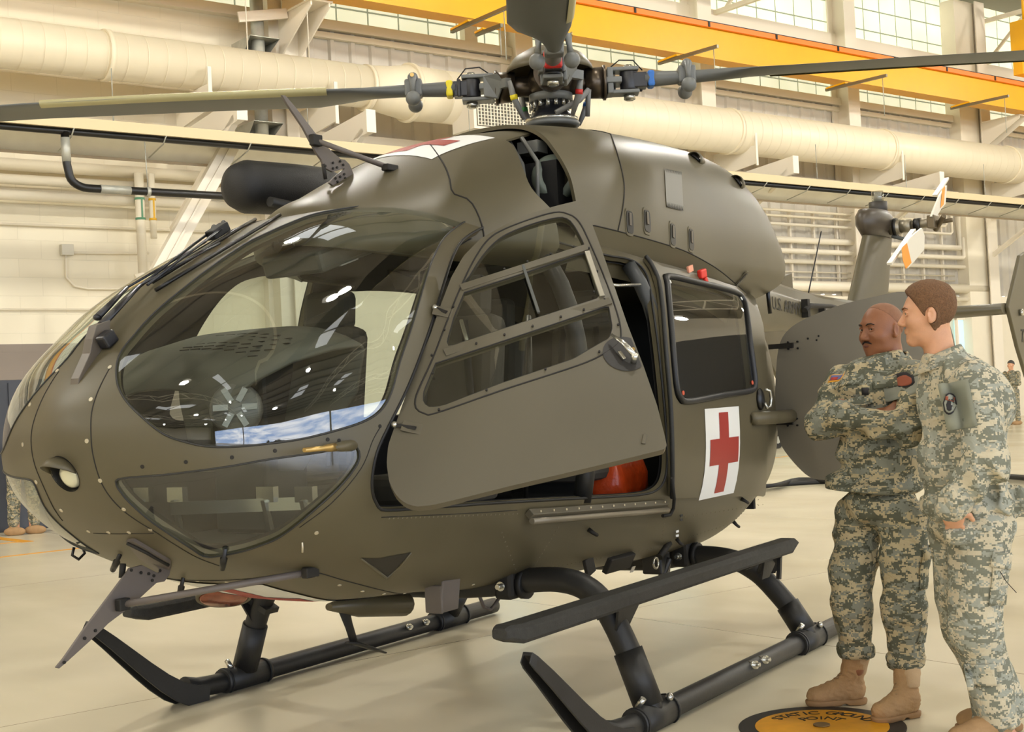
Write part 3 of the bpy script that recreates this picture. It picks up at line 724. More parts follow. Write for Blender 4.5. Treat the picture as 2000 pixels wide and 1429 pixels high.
def drop(q):                         # slide a point along the light's axis until it lies on the skin
    a, b = .06, -.09
    for _ in range(30):
        m_ = (a+b)/2
        if BODY.F(np.array(q+NN*m_)) > 0: a = m_
        else: b = m_
    return q+NN*b
nose_hole = [on_body(drop(Vector(NC)+lx*.07*math.cos(a)+ly*.07*math.sin(a))) for a in np.linspace(0, 2*PI, 60)[:-1]]
# rear quarter window
qw = BODY.poly([(1459, 592), (1470, 600), (1478, 640), (1481, 690), (1478, 738), (1472, 735), (1467, 690), (1463, 640)], 4)
SW = BODY.poly([(1289, 541), (1350, 553), (1421, 571), (1442, 588), (1450, 618), (1458, 680), (1465, 735), (1466, 752), (1459, 767), (1400, 777), (1328, 790), (1312, 781), (1305, 760), (1299, 700), (1293, 620), (1288, 560)], 4)
up2 = lambda P: [(a, b if b > 0 else b+2*PI) for a, b in P]
R = regions(BODY, .0, TE, 0, 2*PI, .035, [('a', ws), ('b', up2(mir(ws))), ('c', chin), ('d', up2(mir(chin))), ('e', dopen), ('f', up2(sdw)), ('g', up2(scw)), ('h', up2(nose_hole)), ('i', qw), ('j', SW)])
shell = surf_obj('fuselage', R['shell'], OLV, HEL, solid=.03, weld=True)
def fine(S, loop, name, m, parent, off=0, step=.03, solid=0):
    A = np.array(loop); r = regions(S, A[:, 0].min()-.02, A[:, 0].max()+.02, A[:, 1].min()-.03, A[:, 1].max()+.03, step, [('x', loop)], off=off)
    return surf_obj(name, r['x'], m, parent, solid=solid)
for lp, w in ((ws, 'windshield'), (mir(ws), 'windshield'), (chin, 'chin_window'), (mir(chin), 'chin_window'), (sdw, 'side_window'), (scw, 'side_window'), (qw, 'quarter_window')):
    g = fine(BODY, lp, w, GL, HEL, -.004)
    rim(BODY, lp, .0035, 'window_seal', SEAL, g, .001)
rim(BODY, dopen, .006, 'door_frame_seal', mat('frame_black', (22, 22, 22), .6), HEL, .0)
# inner lining of the cabin
v2 = regions(BODY, .25, TE, 0, 2*PI, .07, [('a', ws), ('b', up2(mir(ws))), ('c', chin), ('d', up2(mir(chin))), ('e', dopen), ('f', up2(sdw)), ('g', up2(scw)), ('i', qw), ('j', SW)], off=-.045)
surf_obj('cabin_lining', v2['shell'], LINE, HEL, weld=True)
# panel seams and rivets
def seam(px, r=.0028, closed=False, S=BODY, name='panel_seam', parent=HEL, m=OLD, off=0, x0=-99):
    P = [S.P(*np.array(S.hit(*p, x0=x0)), off) for p in spline(px, 5, closed)]
    return MB().tube([tuple(p) for p in P], r, 6).build(name, m, parent)
nose_seam = [(215, 717), (193, 760), (179, 805), (178, 857), (183, 895), (196, 938), (215, 970), (241, 997), (270, 1018), (300, 1036), (340, 1062), (385, 1088), (430, 1105)]
seam(nose_seam, .0024)
ps = [BODY.hit(*p) for p in spline(nose_seam[:9], 5, False)]
MB().tube([tuple(BODY.P(t, -v)) for t, v in ps], .0024, 6).build('panel_seam', OLD, HEL)
seam([(325, 1130), (400, 1133), (480, 1130), (560, 1120), (610, 1116), (680, 1135), (760, 1155), (800, 1158), (880, 1150)], .003)
seam([(183, 1041), (230, 1042), (300, 1041)], .002)
seam([(745, 1010), (900, 1003), (1010, 996)], .0018)
seam([(585, 1030), (650, 980), (705, 915), (728, 860), (742, 835)], .002)
q = MB()
for px, py in [(215, 717), (178, 780), (170, 861), (112, 724), (59, 790), (45, 868), (71, 941), (196, 938), (120, 996), (242, 994), (294, 1034), (212, 1039), (252, 1039), (173, 1037), (326, 1129), (386, 1134), (443, 1136), (616, 1124), (663, 1142), (708, 1154), (750, 1159), (790, 1158), (875, 1147), (924, 1141), (618, 1040)]:
    P, N, t, v = BODY.pos(px, py); q.cyl(P-N*.002, P+N*.003, .008, 10)
each(q, 'fastener', RIV, HEL)
q = MB()
for px, py in [(453, 893), (537, 880), (363, 902), (278, 911), (640, 858), (662, 860), (742, 832)]:
    P, N, t, v = BODY.pos(px, py); q.cyl(P-N*.002, P+N*.002, .007, 12)
each(q, 'fastener', OLD, HEL)
q = MB()
for a, b, n in (((760, 1012), (1010, 1003), 30), ((980, 1040), (1010, 1120), 10), ((1010, 1120), (1330, 1060), 40), ((1040, 1110), (1090, 1030), 12), ((1330, 1010), (1490, 985), 20), ((1340, 1050), (1480, 1005), 20), ((1300, 1000), (1290, 1080), 12), ((1150, 495), (1280, 540), 0), ((1480, 985), (1490, 900), 10)):
    for k in range(n):
        f = k/max(1, n-1); P, N, t, v = BODY.pos(a[0]+(b[0]-a[0])*f, a[1]+(b[1]-a[1])*f); q.cyl(P-N*.002, P+N*.0018, .0035, 6)
tag(q.build('rivet_rows', mat('rivet_olive', (120, 112, 92), .5), HEL), kind='stuff')
# landing light in the nose
ll = MB().lathe([(.071, .0), (.066, -.02), (.056, -.07), (0.001, -.08)], NC, NN, 32, caps=False).build('landing_light_bowl', mat('bowl_black', (20, 20, 20), .4), HEL)
MB().lathe([(.001, .004), (.025, .002), (.04, -.005), (.046, -.014), (.047, -.03), (.04, -.06)][::-1], Vector(NC)-NN*.012-Vector((0, 0, .02)), NN, 28).build('lamp_lens', mat('lamp_glass', (236, 234, 205), .12, .25), ll)
upl = (Vector((0, 0, 1))-NN*NN.z).normalized(); sdl = NN.cross(upl)
G = []
for a in np.linspace(-1.45, 1.45, 17):
    d = Vector(NC)+sdl*math.sin(a)*.07+upl*math.cos(a)*.07
    G.append([tuple(d), tuple(d+Vector((.035, 0, -.002))*math.cos(a)-upl*.006), tuple(d+Vector((.065, 0, -.012))*math.cos(a)-upl*.018*math.cos(a))])
MB().grid(G).build('light_hood', OLV, ll, solid=.003)
# ---------------------------------------------------------------- roof fairings and engine cowling
DOG = Surf(.86, .05, [.86, .8, .6, .3, 0, -.4, -.78], [2.25, 2.32, 2.40, 2.535, 2.66, 2.775, 2.855], 2.0, [.06, .22, .38, .56, .66, .73, .76], 2.15, [1.9, 1.9, 1.9, 1.9, 1.95, 2.0, 2.05], 2.0)
tA, tM, tB = .0, float(DOG.t_of(.12)), float(DOG.t_of(-.62))
def patch(S, t0, t1, v0, v1, step, outer, name, m, solid=.012, parent=HEL, off=0):
    r = regions(S, t0, t1, v0, v1, step, [], off=off, outer=outer); return surf_obj(name, r['shell'], m, parent, solid=solid)
# forward fairing and second fairing, parted by the curved seam seen in the photo
sm = [DOG.hit(*p) for p in spline([(838, 281), (852, 300), (868, 325), (877, 350), (884, 378), (915, 389)], 5, False)]
smx = [(t, v) for t, v in sm]
halfseam = [(t, v) for t, v in smx]
seam_t = lambda v: np.interp(abs(v), [q[1] for q in halfseam], [q[0] for q in halfseam])
vv = np.linspace(-1.75, 1.75, 60)
front_loop = [(0.0, v) for v in vv]+[(float(seam_t(v)), v) for v in vv[::-1]]
rear_edge = [DOG.hit(*p) for p in spline([(985, 274), (1003, 285), (1022, 330), (1040, 370), (1078, 408)], 5, False)]
_t9 = float(DOG.t_of(-.775)); re_t = lambda v: np.interp(abs(v), [0, rear_edge[0][1]*.75]+[q[1] for q in rear_edge], [_t9, _t9]+[q[0] for q in rear_edge])
mid_loop = [(float(seam_t(v))+.006, v) for v in vv]+[(float(re_t(v)), v) for v in vv[::-1]]
TMX = float(DOG.t_of(-.78))
patch(DOG, 0, TMX, -1.8, 1.8, .035, front_loop, 'front_roof_fairing', OLV)
patch(DOG, 0, TMX, -1.8, 1.8, .035, mid_loop, 'transmission_fairing', OLV)
MB().tube([tuple(DOG.P(float(seam_t(v))+.003, v, .001)) for v in vv], .004, 6).build('panel_seam', OLD, HEL)
# cross on the top of the transmission fairing, laid on its surface
def decal(S, x0, x1, y0, y1, name, m, off, n=14, parent=HEL, up=True):
    G = []
    for x in np.linspace(x0, x1, n):
        row = []
        for y in np.linspace(y0, y1, n):
            t = float(S.t_of(x)); c = float(S.zc(t)); n_ = float(S.nu(t) if up else S.nl(t)); h = float(S.zt(t))-c if up else c-float(S.zb(t)); w = float(S.w(t))
            z = h*max(0, 1-(abs(y)/w)**n_)**(1/n_); v = math.atan2(y, z if up else -z); row.append(tuple(S.P(t, v, off)))
        G.append(row)
    return MB().grid(G).build(name, m, parent)
dc = decal(DOG, .12, -.42, -.27, .27, 'red_cross_panel', WHT, .0025)
decal(DOG, .05, -.35, -.075, .075, 'cross_bar', RED, .004, parent=dc); decal(DOG, -.08, -.22, -.2, .2, 'cross_bar', RED, .0045, parent=dc)
ENG = Surf(-.2, .04, [-.2, -.5, -.9, -1.3, -2, -2.4, -2.7, -2.95, -3.12, -3.25], [2.81, 2.845, 2.895, 2.93, 2.96, 2.965, 2.94, 2.84, 2.62, 2.45], 1.95,
    [.56, .61, .68, .72, .73, .73, .725, .71, .69, .64], 2.15, [2.1, 2.3, 2.5, 2.6, 2.6, 2.6, 2.6, 2.6, 2.5, 2.4], 2.2)
lip = [ENG.hit(*p) for p in spline([(1071, 274), (1095, 308), (1113, 343), (1122, 378), (1128, 415), (1130, 450)], 5, False)]
lip = sorted(lip, key=lambda q: q[1]); LV = [q[1] for q in lip]; LT = [q[0] for q in lip]
tl0 = float(ENG.t_of(-.76))
lip_t = lambda v: float(np.interp(abs(v), [0, LV[0]*.5]+LV, [tl0, .3*LT[0]+.7*tl0]+LT))
TX = float(ENG.t_of(-3.25))
eh = [ENG.hit(*p) for p in spline([(1160, 440), (1206, 451), (1255, 464), (1300, 477), (1340, 491), (1384, 514), (1412, 533), (1440, 557), (1478, 589), (1506, 613)], 4, False)]
eh = sorted(eh, key=lambda q: q[0]); ET = [q[0] for q in eh]; EV = [q[1] for q in eh]
eb = lambda t: float(np.interp(t, ET, EV))
def cross_v(tf):                       # where an edge t = tf(v) meets the lower border
    v = 1.5
    for _ in range(30): v = .5*v+.5*eb(tf(v))
    return v
cowl_seam = [ENG.hit(*p) for p in spline([(1192, 262), (1205, 300), (1217, 350), (1218, 385), (1213, 420), (1206, 450)], 5, False)]
cv = [q[1] for q in cowl_seam]; ct = [q[0] for q in cowl_seam]
cs = lambda v: float(np.interp(abs(v), cv, ct))
tE2 = float(ENG.t_of(-3.02))
tend = lambda v: float(np.interp(abs(v), [0, 1.2, 1.45, 1.75], [TX-.002, TX-.002, TX-.1, tE2]))
def ring(tf0, tf1):
    va, vb = cross_v(tf0), cross_v(tf1); ta, tb = tf0(va), tf1(vb)
    L = [(tf0(v), v) for v in np.linspace(-va, va, 80)]+[(t, eb(t)) for t in np.linspace(ta, tb, 30)[1:-1]]+[(tf1(v), v) for v in np.linspace(vb, -vb, 80)]+[(t, -eb(t)) for t in np.linspace(tb, ta, 30)[1:-1]]
    return L
patch(ENG, 0, TX, -2.6, 2.6, .045, ring(lip_t, cs), 'front_engine_cowling', OLV, .02)
patch(ENG, 0, TX, -2.6, 2.6, .045, ring(lambda v: cs(v)+.004, tend), 'engine_cowling', OLV, .02)
vc = cross_v(cs)
MB().tube([tuple(ENG.P(cs(v)+.002, v, .001)) for v in np.linspace(-vc, vc, 80)], .004, 6).build('panel_seam', OLD, HEL)
for s in (1, -1):                      # skirt that closes the cowling down to the cabin roof
    G = []
    for t in np.linspace(lip_t(1.6), tE2, 40):
        e = ENG.P(t, s*eb(t)); k = np.array([e[0], e[1]*.86, e[2]-.22]); G.append([tuple(e), tuple(k)])
    MB().grid(G).build('cowling_skirt', OLV, HEL)
    MB().tube([g[0] for g in G], .0035, 6).build('cowling_edge', OLD, HEL)
vv = np.linspace(-cross_v(tend), cross_v(tend), 90)
# closing rear face of the cowling
P0 = [tuple(ENG.P(tend(v), v)) for v in vv]
c = Vector((-3.5, 0, 2.2)); G = [[tuple(Vector(p).lerp(c, f)-Vector((.05*f, 0, 0))) for p in P0] for f in (0, .1, .3, .6, .98)]
MB().grid(G).build('cowling_tail', OLV, HEL)
# ---------------------------------------------------------------- engine bay seen through the gap behind the fairing
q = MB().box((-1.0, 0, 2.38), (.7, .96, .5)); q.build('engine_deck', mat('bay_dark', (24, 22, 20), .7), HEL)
it = MB().lathe([(.06, -.02), (.075, .0), (.105, .0), (.12, -.03), (.125, -.1), (.11, -.22)], pt(1086, 342, 1, .45), (.75, .62, .12), 36); INT = mat('intake_grey_green', (108, 116, 104), .45)
it = it.build('engine_intake', INT, HEL)
MB().lathe([(.001, .0), (.066, -.005), (.07, -.03)], Vector(pt(1086, 342, 1, .45))-Vector((.004, .003, 0)), (.75, .62, .12), 28).build('intake_screen', mat('screen_mesh', (70, 64, 50), .5, .5, bump=.8, bscale=400), it)
q = MB()
for k in range(5): q.tube([(-.55-.05*k, .42-.09*k, 2.42), (-.6, .4-.09*k, 2.62), (-.62, .3-.08*k, 2.76)], .012, 6)
q.box((-.72, .3, 2.72), (.1, .12, .06)).build('control_rods', mat('rod_grey', (110, 110, 104), .5), HEL)
# cowling details: air scoops, louvre panel, hand-hold slots, latch handle
for px, py in ((1362, 311), (1443, 357)):
    P, N, t, v = ENG.pos(px, py); F = Vector((1, 0, 0)); F = (F-N*F.dot(N)).normalized(); S_ = N.cross(F)
    sc = MB(); G = []
    for a in np.linspace(-1.5, 1.5, 11): G.append([tuple(P+S_*math.sin(a)*.052+N*(math.cos(a)*.05-.01)-F*k+F*.045) for k in (0, .03, .09)])
    for i, r in enumerate(G):
        r[2] = tuple(Vector(r[2])*.55+(P-F*.075-N*.004)*.45)
    o = MB().grid(G).build('air_scoop', OLV, HEL, solid=.004)
    MB().cyl(P+F*.006-N*.012, P+F*.0-N*.0+N*.001, .045, 20).build('scoop_mouth', BLK, o)
lou = [ENG.hit(*p) for p in resample([(1297, 330), (1330, 337), (1334, 412), (1301, 404)], 5)]
A_ = np.array(lou); lr = regions(ENG, A_[:, 0].min()-.02, A_[:, 0].max()+.02, A_[:, 1].min()-.02, A_[:, 1].max()+.02, .03, [('x', lou)], off=.004)
lo = surf_obj('louvre_panel', lr['x'], mat('louvre_grey', (120, 117, 108), .5), HEL)
q = MB()
for k in range(15):
    a = ENG.pos(1299+2.15*k, 331+.45*k, .006)[0]; b = ENG.pos(1302+2.15*k, 404+.5*k, .006)[0]; q.cyl(a, b, .0022, 6)
q.build('louvre_slats', mat('louvre_line', (92, 89, 80), .6), lo)
def slot(px, w, h, tilt, nm='hand_hold', m=BLK, S=ENG):
    P, N, t, v = S.pos(*px); U = Vector((0, 0, 1)); U = (U-N*N.z).normalized(); L = N.cross(U); U2 = (U*math.cos(tilt)+L*math.sin(tilt)); L = N.cross(U2)
    pts = []
    for a in np.linspace(0, 2*PI, 24, endpoint=False):
        ca, sa = math.cos(a), math.sin(a); pts.append(P+L*(abs(ca)**.5*math.copysign(w, ca))+U2*(abs(sa)**.5*math.copysign(h, sa))+N*.001)
    o = MB().prism([tuple(p-N*.006) for p in pts], N*.008).build(nm, OLV, HEL, bevel=.002)
    MB().prism([tuple(P+(p-P)*.8-N*.002) for p in pts], N*.0075).build('slot_recess', m, o)
    MB().box(P+N*.004+U2*h*.2, (w*.5, w*.4, h*.9), Matrix((L, N, U2)).transposed()).build('slot_lever', mat('lever_olive', (88, 80, 68), .4), o)
for p in ((1229, 434), (1263, 432), (1313, 458), (1349, 468)): slot(p, .036, .075, -.15)
slot((1448, 545), .022, .06, -.1)
a, N, _, _ = BODY.pos(1350, 500); b = BODY.pos(1378, 510)[0]
MB().tube([a, a+N*.035, b+N*.035, b], .008, 8).build('grab_handle', OLD, HEL)
# ---------------------------------------------------------------- sliding cabin door, pushed back along the side
SD = BODY.poly([(1254, 508), (1284, 527), (1350, 541), (1444, 570), (1468, 588), (1482, 640), (1488, 720), (1489, 850), (1486, 963), (1430, 965), (1366, 967), (1303, 969), (1303, 900), (1300, 800), (1291, 690), (1281, 570), (1268, 527)], 3, smooth=False)
cx_, cy_ = np.mean([p[0] for p in SW]), np.mean([p[1] for p in SW])
SWi = [(cx_+(a-cx_)*.955, cy_+(b-cy_)*.955) for a, b in SW]
A_ = np.array(SD)
r = regions(BODY, A_[:, 0].min()-.02, A_[:, 0].max()+.02, A_[:, 1].min()-.03, A_[:, 1].max()+.03, .035, [('w', SW)], off=.032, outer=SD)
sd = surf_obj('sliding_door', r['shell'], OLV, HEL, solid=.028)
rim(BODY, SWi, .017, 'window_seal', mat('rubber_frame', (38, 38, 38), .45), sd, .036)
gw = fine(BODY, SWi, 'door_window', GL, sd, off=.034)
MB().tube([tuple(BODY.P(*p, .03)) for p in [BODY.hit(*q) for q in spline([(1254, 508), (1267, 527), (1281, 570), (1291, 690), (1300, 800), (1303, 900), (1303, 968)], 5, False)]], .012, 8).build('edge_seal', SEAL, sd)
for px, c in (((1297, 557), (225, 225, 215)), ((1437, 589), (225, 225, 215))):
    P, N, _, _ = BODY.pos(*px); MB().cyl(P+N*.036, P+N*.041, .011, 14).build('window_disc', mat('disc_white', c, .5), sd)
for px in ((1321, 768), (1457, 748)):
    P, N, _, _ = BODY.pos(*px); o = MB().lathe([(.007, 0), (.007, .004), (.012, .004), (.012, 0)], P+N*.037, N, 20).build('ring_mark', mat('ring_orange', (210, 90, 60), .5), sd)
    MB().cyl(P+N*.037, P+N*.041, .004, 12).build('ring_centre', mat('ring_dot', (220, 110, 80), .5), o)
# red pull tag over the window
P, N, _, _ = BODY.pos(1358, 545); U = Vector((0, 0, 1)); Lx = Vector((-1, 0, 0))
MB().box(P+N*.05, (.075, .03, .05), Matrix.Rotation(.2, 3, 'Y')).box(P+N*.05-Vector((.03, 0, .035)), (.035, .03, .035), Matrix.Rotation(.5, 3, 'Y')).build('red_cover', mat('cover_red', (214, 44, 30), .5), sd, bevel=.008)
P, N, _, _ = BODY.pos(1336, 535); MB().box(P+N*.045, (.06, .012, .035), Matrix.Rotation(.25, 3, 'Y')).build('warning_tag', mat('tag_orange', (232, 160, 130), .6), sd)
# red cross on the sliding door: positions in metres along the side
def sidedecal(x0, x1, z0, z1, name, m, off, parent, n=8):
    G = []
    for x in np.linspace(x0, x1, n): G.append([tuple(BODY.P(*side(x, z), off)) for z in np.linspace(z0, z1, n)])
    return MB().grid(G).build(name, m, parent)
X0, X1 = BODY.pos(1367, 880)[0].x, BODY.pos(1434, 872)[0].x; Z0, Z1 = .868, 1.335
dcx = sidedecal(X0, X1, Z0, Z1, 'red_cross_panel', WHT, .0345, sd)
XW = (X1-X0); ZH = Z1-Z0
sidedecal(X0+XW*.39, X0+XW*.66, Z0+.045*ZH, Z1-.055*ZH, 'cross_bar', RED, .036, dcx); sidedecal(X0+XW*.12, X0+XW*.95, Z0+ZH*.36, Z0+ZH*.65, 'cross_bar', RED, .0365, dcx)
# door handle and aft rail housing
P, N, _, _ = BODY.pos(1472, 780, .03)
o = MB().ball(P+N*.01, .06, 20, (.75, .35, 1.05)).build('handle_pan', BLK, sd)
MB().tube([P+N*.04+Vector((.0, 0, .055)), P+N*.055+Vector((-.035, 0, .045)), P+N*.055+Vector((-.05, 0, 0)), P+N*.05+Vector((-.04, 0, -.045)), P+N*.045+Vector((0, 0, -.05)), P+N*.04+Vector((.012, 0, -.02))], .0085, 10).build('door_handle', STL, o)
a = BODY.pos(1456, 818, .03)[0]; N = Vector(BODY.pos(1470, 818)[1])
o = MB().tube([a+Vector((.0, -.0, 0)), a+Vector((-.02, .012, 0)), (-2.3, a.y+.03, a.z-.005), (-2.72, a.y-.02, a.z-.01)], [.02, .033, .034, .034], 14, flat=(1.15, (0, 0, 1))).build('rail_housing', OLV, HEL)
# lower guide rail and sill below the cabin opening
ra = [BODY.pos(x, y, .02)[0] for x, y in ((1026, 1001), (1100, 996), (1180, 990), (1240, 986), (1293, 981))]
ro = MB().tube([tuple(p) for p in ra], .024, 4, flat=(1.0, (0, 0, 1)), smooth=False).build('door_rail', OLV2, HEL, bevel=.003)
rb = [p+Vector((0, .012, -.028)) for p in ra]
MB().tube([tuple(p) for p in rb], .014, 8).build('rail_lip', mat('rail_worn', (132, 124, 108), .35, .3), ro)
q = MB()
for k in range(12): P = ra[0].lerp(ra[-1], (k+.5)/12)+Vector((0, .024, .012)); q.cyl(P, P+Vector((0, .004, 0)), .005, 8)
each(q, 'rail_screw', RIV, ro)
MB().tube([BODY.P(*BODY.hit(*p), .045) for p in ((1297, 930), (1302, 968), (1301, 985), (1295, 997), (1280, 999))], .009, 8).build('door_stop', OLD, HEL)
# ---------------------------------------------------------------- open pilot door
P1 = BODY.pos(843, 602)[0]; P2 = BODY.pos(768, 828)[0]; o_, d_ = ray(1300, 877); P3 = Vector(o_+4.98*d_)
AX = (P1-P2).normalized(); rr = P3-P2; DU = (rr-AX*rr.dot(AX)).normalized(); DN = DU.cross(AX)
if DN.dot(Vector(CL)-P2) < 0: DN = -DN
class Plane:
    def __init__(s, O, U, V, N, bulge): s.O, s.U, s.V, s.Nn, s.b = O, U, V, N, bulge
    def ab(s, px, py):
        o, d = ray(px, py); o = Vector(o); d = Vector(d); k = (s.O-o).dot(s.Nn)/d.dot(s.Nn); P = o+d*k
        for _ in range(4):
            r = P-s.O; h = s.b(r.dot(s.U), r.dot(s.V)); k = (s.O+s.Nn*h-o).dot(s.Nn)/d.dot(s.Nn); P = o+d*k
        r = P-s.O; return (r.dot(s.U), r.dot(s.V))
    def P(s, a, b, off=0): return s.O+s.U*a+s.V*b+s.Nn*(s.b(a, b)+off)
    def poly(s, px, n=4, smooth=True, step=.02): return [tuple(q) for q in resample([np.array(s.ab(*p)) for p in (spline(px, n) if smooth else resample(px, 8))], step)]
    def mesh(s, outer, holes, name, m, parent, off=0, solid=.02, step=.05):
        A = np.array(outer); a0, b0 = A.min(0)-.01; a1, b1 = A.max(0)+.01
        V = [(a0+(a1-a0)*i/int((a1-a0)/step+1), b0+(b1-b0)*j/int((b1-b0)/step+1)) for i in range(int((a1-a0)/step)+2) for j in range(int((b1-b0)/step)+2)]
        E = []
        for lp in [outer]+holes: k = len(V); V += lp; E += [(k+i, k+(i+1) % len(lp)) for i in range(len(lp))]
        R = delaunay_2d_cdt([Vector(v) for v in V], E, [], 0, 1e-6); VV = np.array([(p.x, p.y) for p in R[0]]); T = np.array([f for f in R[2]]); C = VV[T].mean(1)
        ok = inside(outer, C[:, 0], C[:, 1])
        for h in holes: ok &= ~inside(h, C[:, 0], C[:, 1])
        T = T[ok]; u, inv = np.unique(T, return_inverse=True); inv = inv.reshape(T.shape)
        me = bpy.data.meshes.new(name); me.from_pydata([tuple(s.P(*VV[i], off)) for i in u], [], inv.tolist()); me.update(); me.materials.append(m)
        if me.polygons[0].normal.dot(s.Nn) < 0: me.flip_normals()
        for p in me.polygons: p.use_smooth = True
        o = bpy.data.objects.new(name, me); COL.objects.link(o); o.parent = parent
        if solid: md = o.modifiers.new('thick', 'SOLIDIFY'); md.thickness = solid; md.offset = -1; o.modifiers.new('edges', 'EDGE_SPLIT').split_angle = math.radians(38)
        return o
    def bead(s, loop, r, name, m, parent, off=.001): return MB().tube([tuple(s.P(*p, off)) for p in loop+loop[:2]], r, 8, cap=False).build(name, m, parent)
DP = Plane(P2, DU, AX, DN, lambda a, b: .05*max(0, 1-((b-.15)/.75)**2)*min(1, max(0, a)/.3)+.015*a)
d_out = DP.poly([(1134, 391), (1126, 392), (1085, 402), (1015, 423), (969, 448), (938, 466), (905, 500), (882, 540), (862, 592), (840, 655), (815, 712), (791, 776), (770, 835), (758, 870), (755, 905), (760, 940), (772, 965), (790, 982), (812, 989), (845, 986), (900, 973), (1000, 948), (1150, 913), (1290, 879), (1303, 875), (1301, 862), (1284, 793), (1256, 712), (1225, 632), (1195, 545), (1169, 470), (1150, 420)], 4, smooth=False)
w1 = DP.poly([(912, 553), (917, 537), (945, 494), (980, 461), (1030, 439), (1085, 424), (1108, 426), (1124, 443), (1142, 478), (1139, 485), (1100, 498), (1020, 522)], 5)
w2 = DP.poly([(906, 570), (1020, 533), (1141, 492), (1146, 498), (1160, 540), (1171, 577), (1166, 583), (1050, 620), (885, 674), (874, 675), (872, 667), (885, 620)], 3, smooth=False)
w3 = DP.poly([(850, 708), (960, 672), (1080, 632), (1183, 597), (1190, 598), (1197, 640), (1191, 660), (1160, 677), (1120, 701), (980, 748), (865, 792), (838, 796), (826, 786), (826, 765)], 3, smooth=False)
door = DP.mesh(d_out, [w1, w2, w3], 'pilot_door', OLV2, HEL, solid=.035)
for wv in (w1, w2, w3):
    g = DP.mesh(wv, [], 'door_pane', GL2, door, off=-.012, solid=0); DP.bead(wv, .004, 'pane_seal', OLD, g, -.004)
# raised window frame outline, glazing bars and sliding pane edge
fr = DP.poly([(1110, 418), (1080, 415), (1010, 437), (960, 462), (930, 500), (900, 560), (872, 630), (845, 700), (820, 755), (811, 780), (813, 798), (828, 807), (850, 807), (980, 762), (1130, 713), (1180, 690), (1207, 670), (1213, 650), (1205, 610), (1180, 540), (1150, 470), (1130, 432)], 5)
DP.bead(fr, .0035, 'frame_groove', OLD, door, .0)
def dbar(a, b, w, name, m, h=.01, off=.004):
    A_, B_ = DP.P(*DP.ab(*a), off), DP.P(*DP.ab(*b), off); return MB().bar(A_, B_, w, h, up=DN).build(name, m, door, bevel=.002)
dbar((900, 563), (1146, 484), .03, 'glazing_bar', OLV2); dbar((868, 690), (1192, 588), .034, 'glazing_bar', OLV2); dbar((1146, 492), (1176, 580), .022, 'slide_track', mat('track_worn', (150, 144, 128), .4, .4))
dbar((1021, 519), (1052, 612), .012, 'slide_pane_edge', mat('pane_edge', (90, 92, 90), .2))
q = MB()
for px, py in [(940, 540), (985, 527), (1030, 512), (1075, 497), (1120, 483), (1160, 571), (1150, 486), (1180, 586), (930, 672), (985, 655), (1040, 638), (1095, 620), (1140, 606), (885, 600), (868, 645), (845, 730), (1166, 531), (1207, 635), (1170, 688), (1065, 722), (950, 763), (857, 801), (843, 695)]:
    P = DP.P(*DP.ab(px, py), .008); q.cyl(P-DN*.006, P+DN*.001, .0045, 8)
each(q, 'frame_screw', OLD, door)
c0 = DP.ab(1220, 691)
lp = [(c0[0]+.085*math.cos(a), c0[1]+.085*math.sin(a)) for a in np.linspace(0, 2*PI, 36)[:-1]]
lp = [p for p in lp if inside(d_out, np.array([p[0]]), np.array([p[1]]))[0]]
hp = DP.mesh(lp, [], 'handle_plate', mat('plate_black', (42, 40, 38), .5), door, off=.003, solid=0)
A_, B_ = DP.P(*DP.ab(1237, 703), .03), DP.P(*DP.ab(1192, 661), .028)
MB().cyl(DP.P(*DP.ab(1237, 708), 0), A_+DN*.008, .012, 16).tube([A_, A_.lerp(B_, .45)+DN*.012, B_], [.012, .011, .006], 12, flat=(.6, tuple(DN))).build('door_handle', STL, hp)
A2, B2 = DP.P(*DP.ab(1208, 690), .012), DP.P(*DP.ab(1219, 705), .012); MB().bar(A2, B2, .014, .012, up=DN).build('lock_lever', STL, hp, bevel=.003)
P = DP.P(*DP.ab(1236, 684), .006); MB().cyl(P, P+DN*.004, .008, 14).build('lock_bolt', GOLD, hp)
for a, b in (((845, 603), (872, 612)), ((766, 829), (812, 838))):
    A_ = BODY.pos(*a, .012)[0]; B_ = DP.P(*DP.ab(*b), .008)
    h = MB().bar(A_, B_, .012, .012).build('door_hinge', OLD, door); MB().ball(A_, .013, 12).build('hinge_bolt', STL, h)
    C_ = DP.P(*DP.ab(b[0]-8, b[1]-2), .004); MB().box(C_, (.075, .045, .006), Matrix((DU, AX, DN)).transposed()).build('hinge_plate', OLV2, h, bevel=.002)
P = DP.P(*DP.ab(1258, 858), .003); MB().box(P, (.016, .042, .006), Matrix((DU, AX, DN)).transposed()).build('door_latch_plate', OLV2, door, bevel=.003)
# gas strut and inner stay seen through the pane
A_ = DP.P(*DP.ab(1035, 600), -.06); B_ = DP.P(*DP.ab(1038, 735), -.05)
MB().cyl(A_, B_, .011, 12).build('grab_tube', BLK, door)
A_ = DP.P(*DP.ab(902, 610), -.05); B_ = DP.P(*DP.ab(915, 655), -.05); MB().bar(A_, B_, .012, .01).build('stay', STL, door)
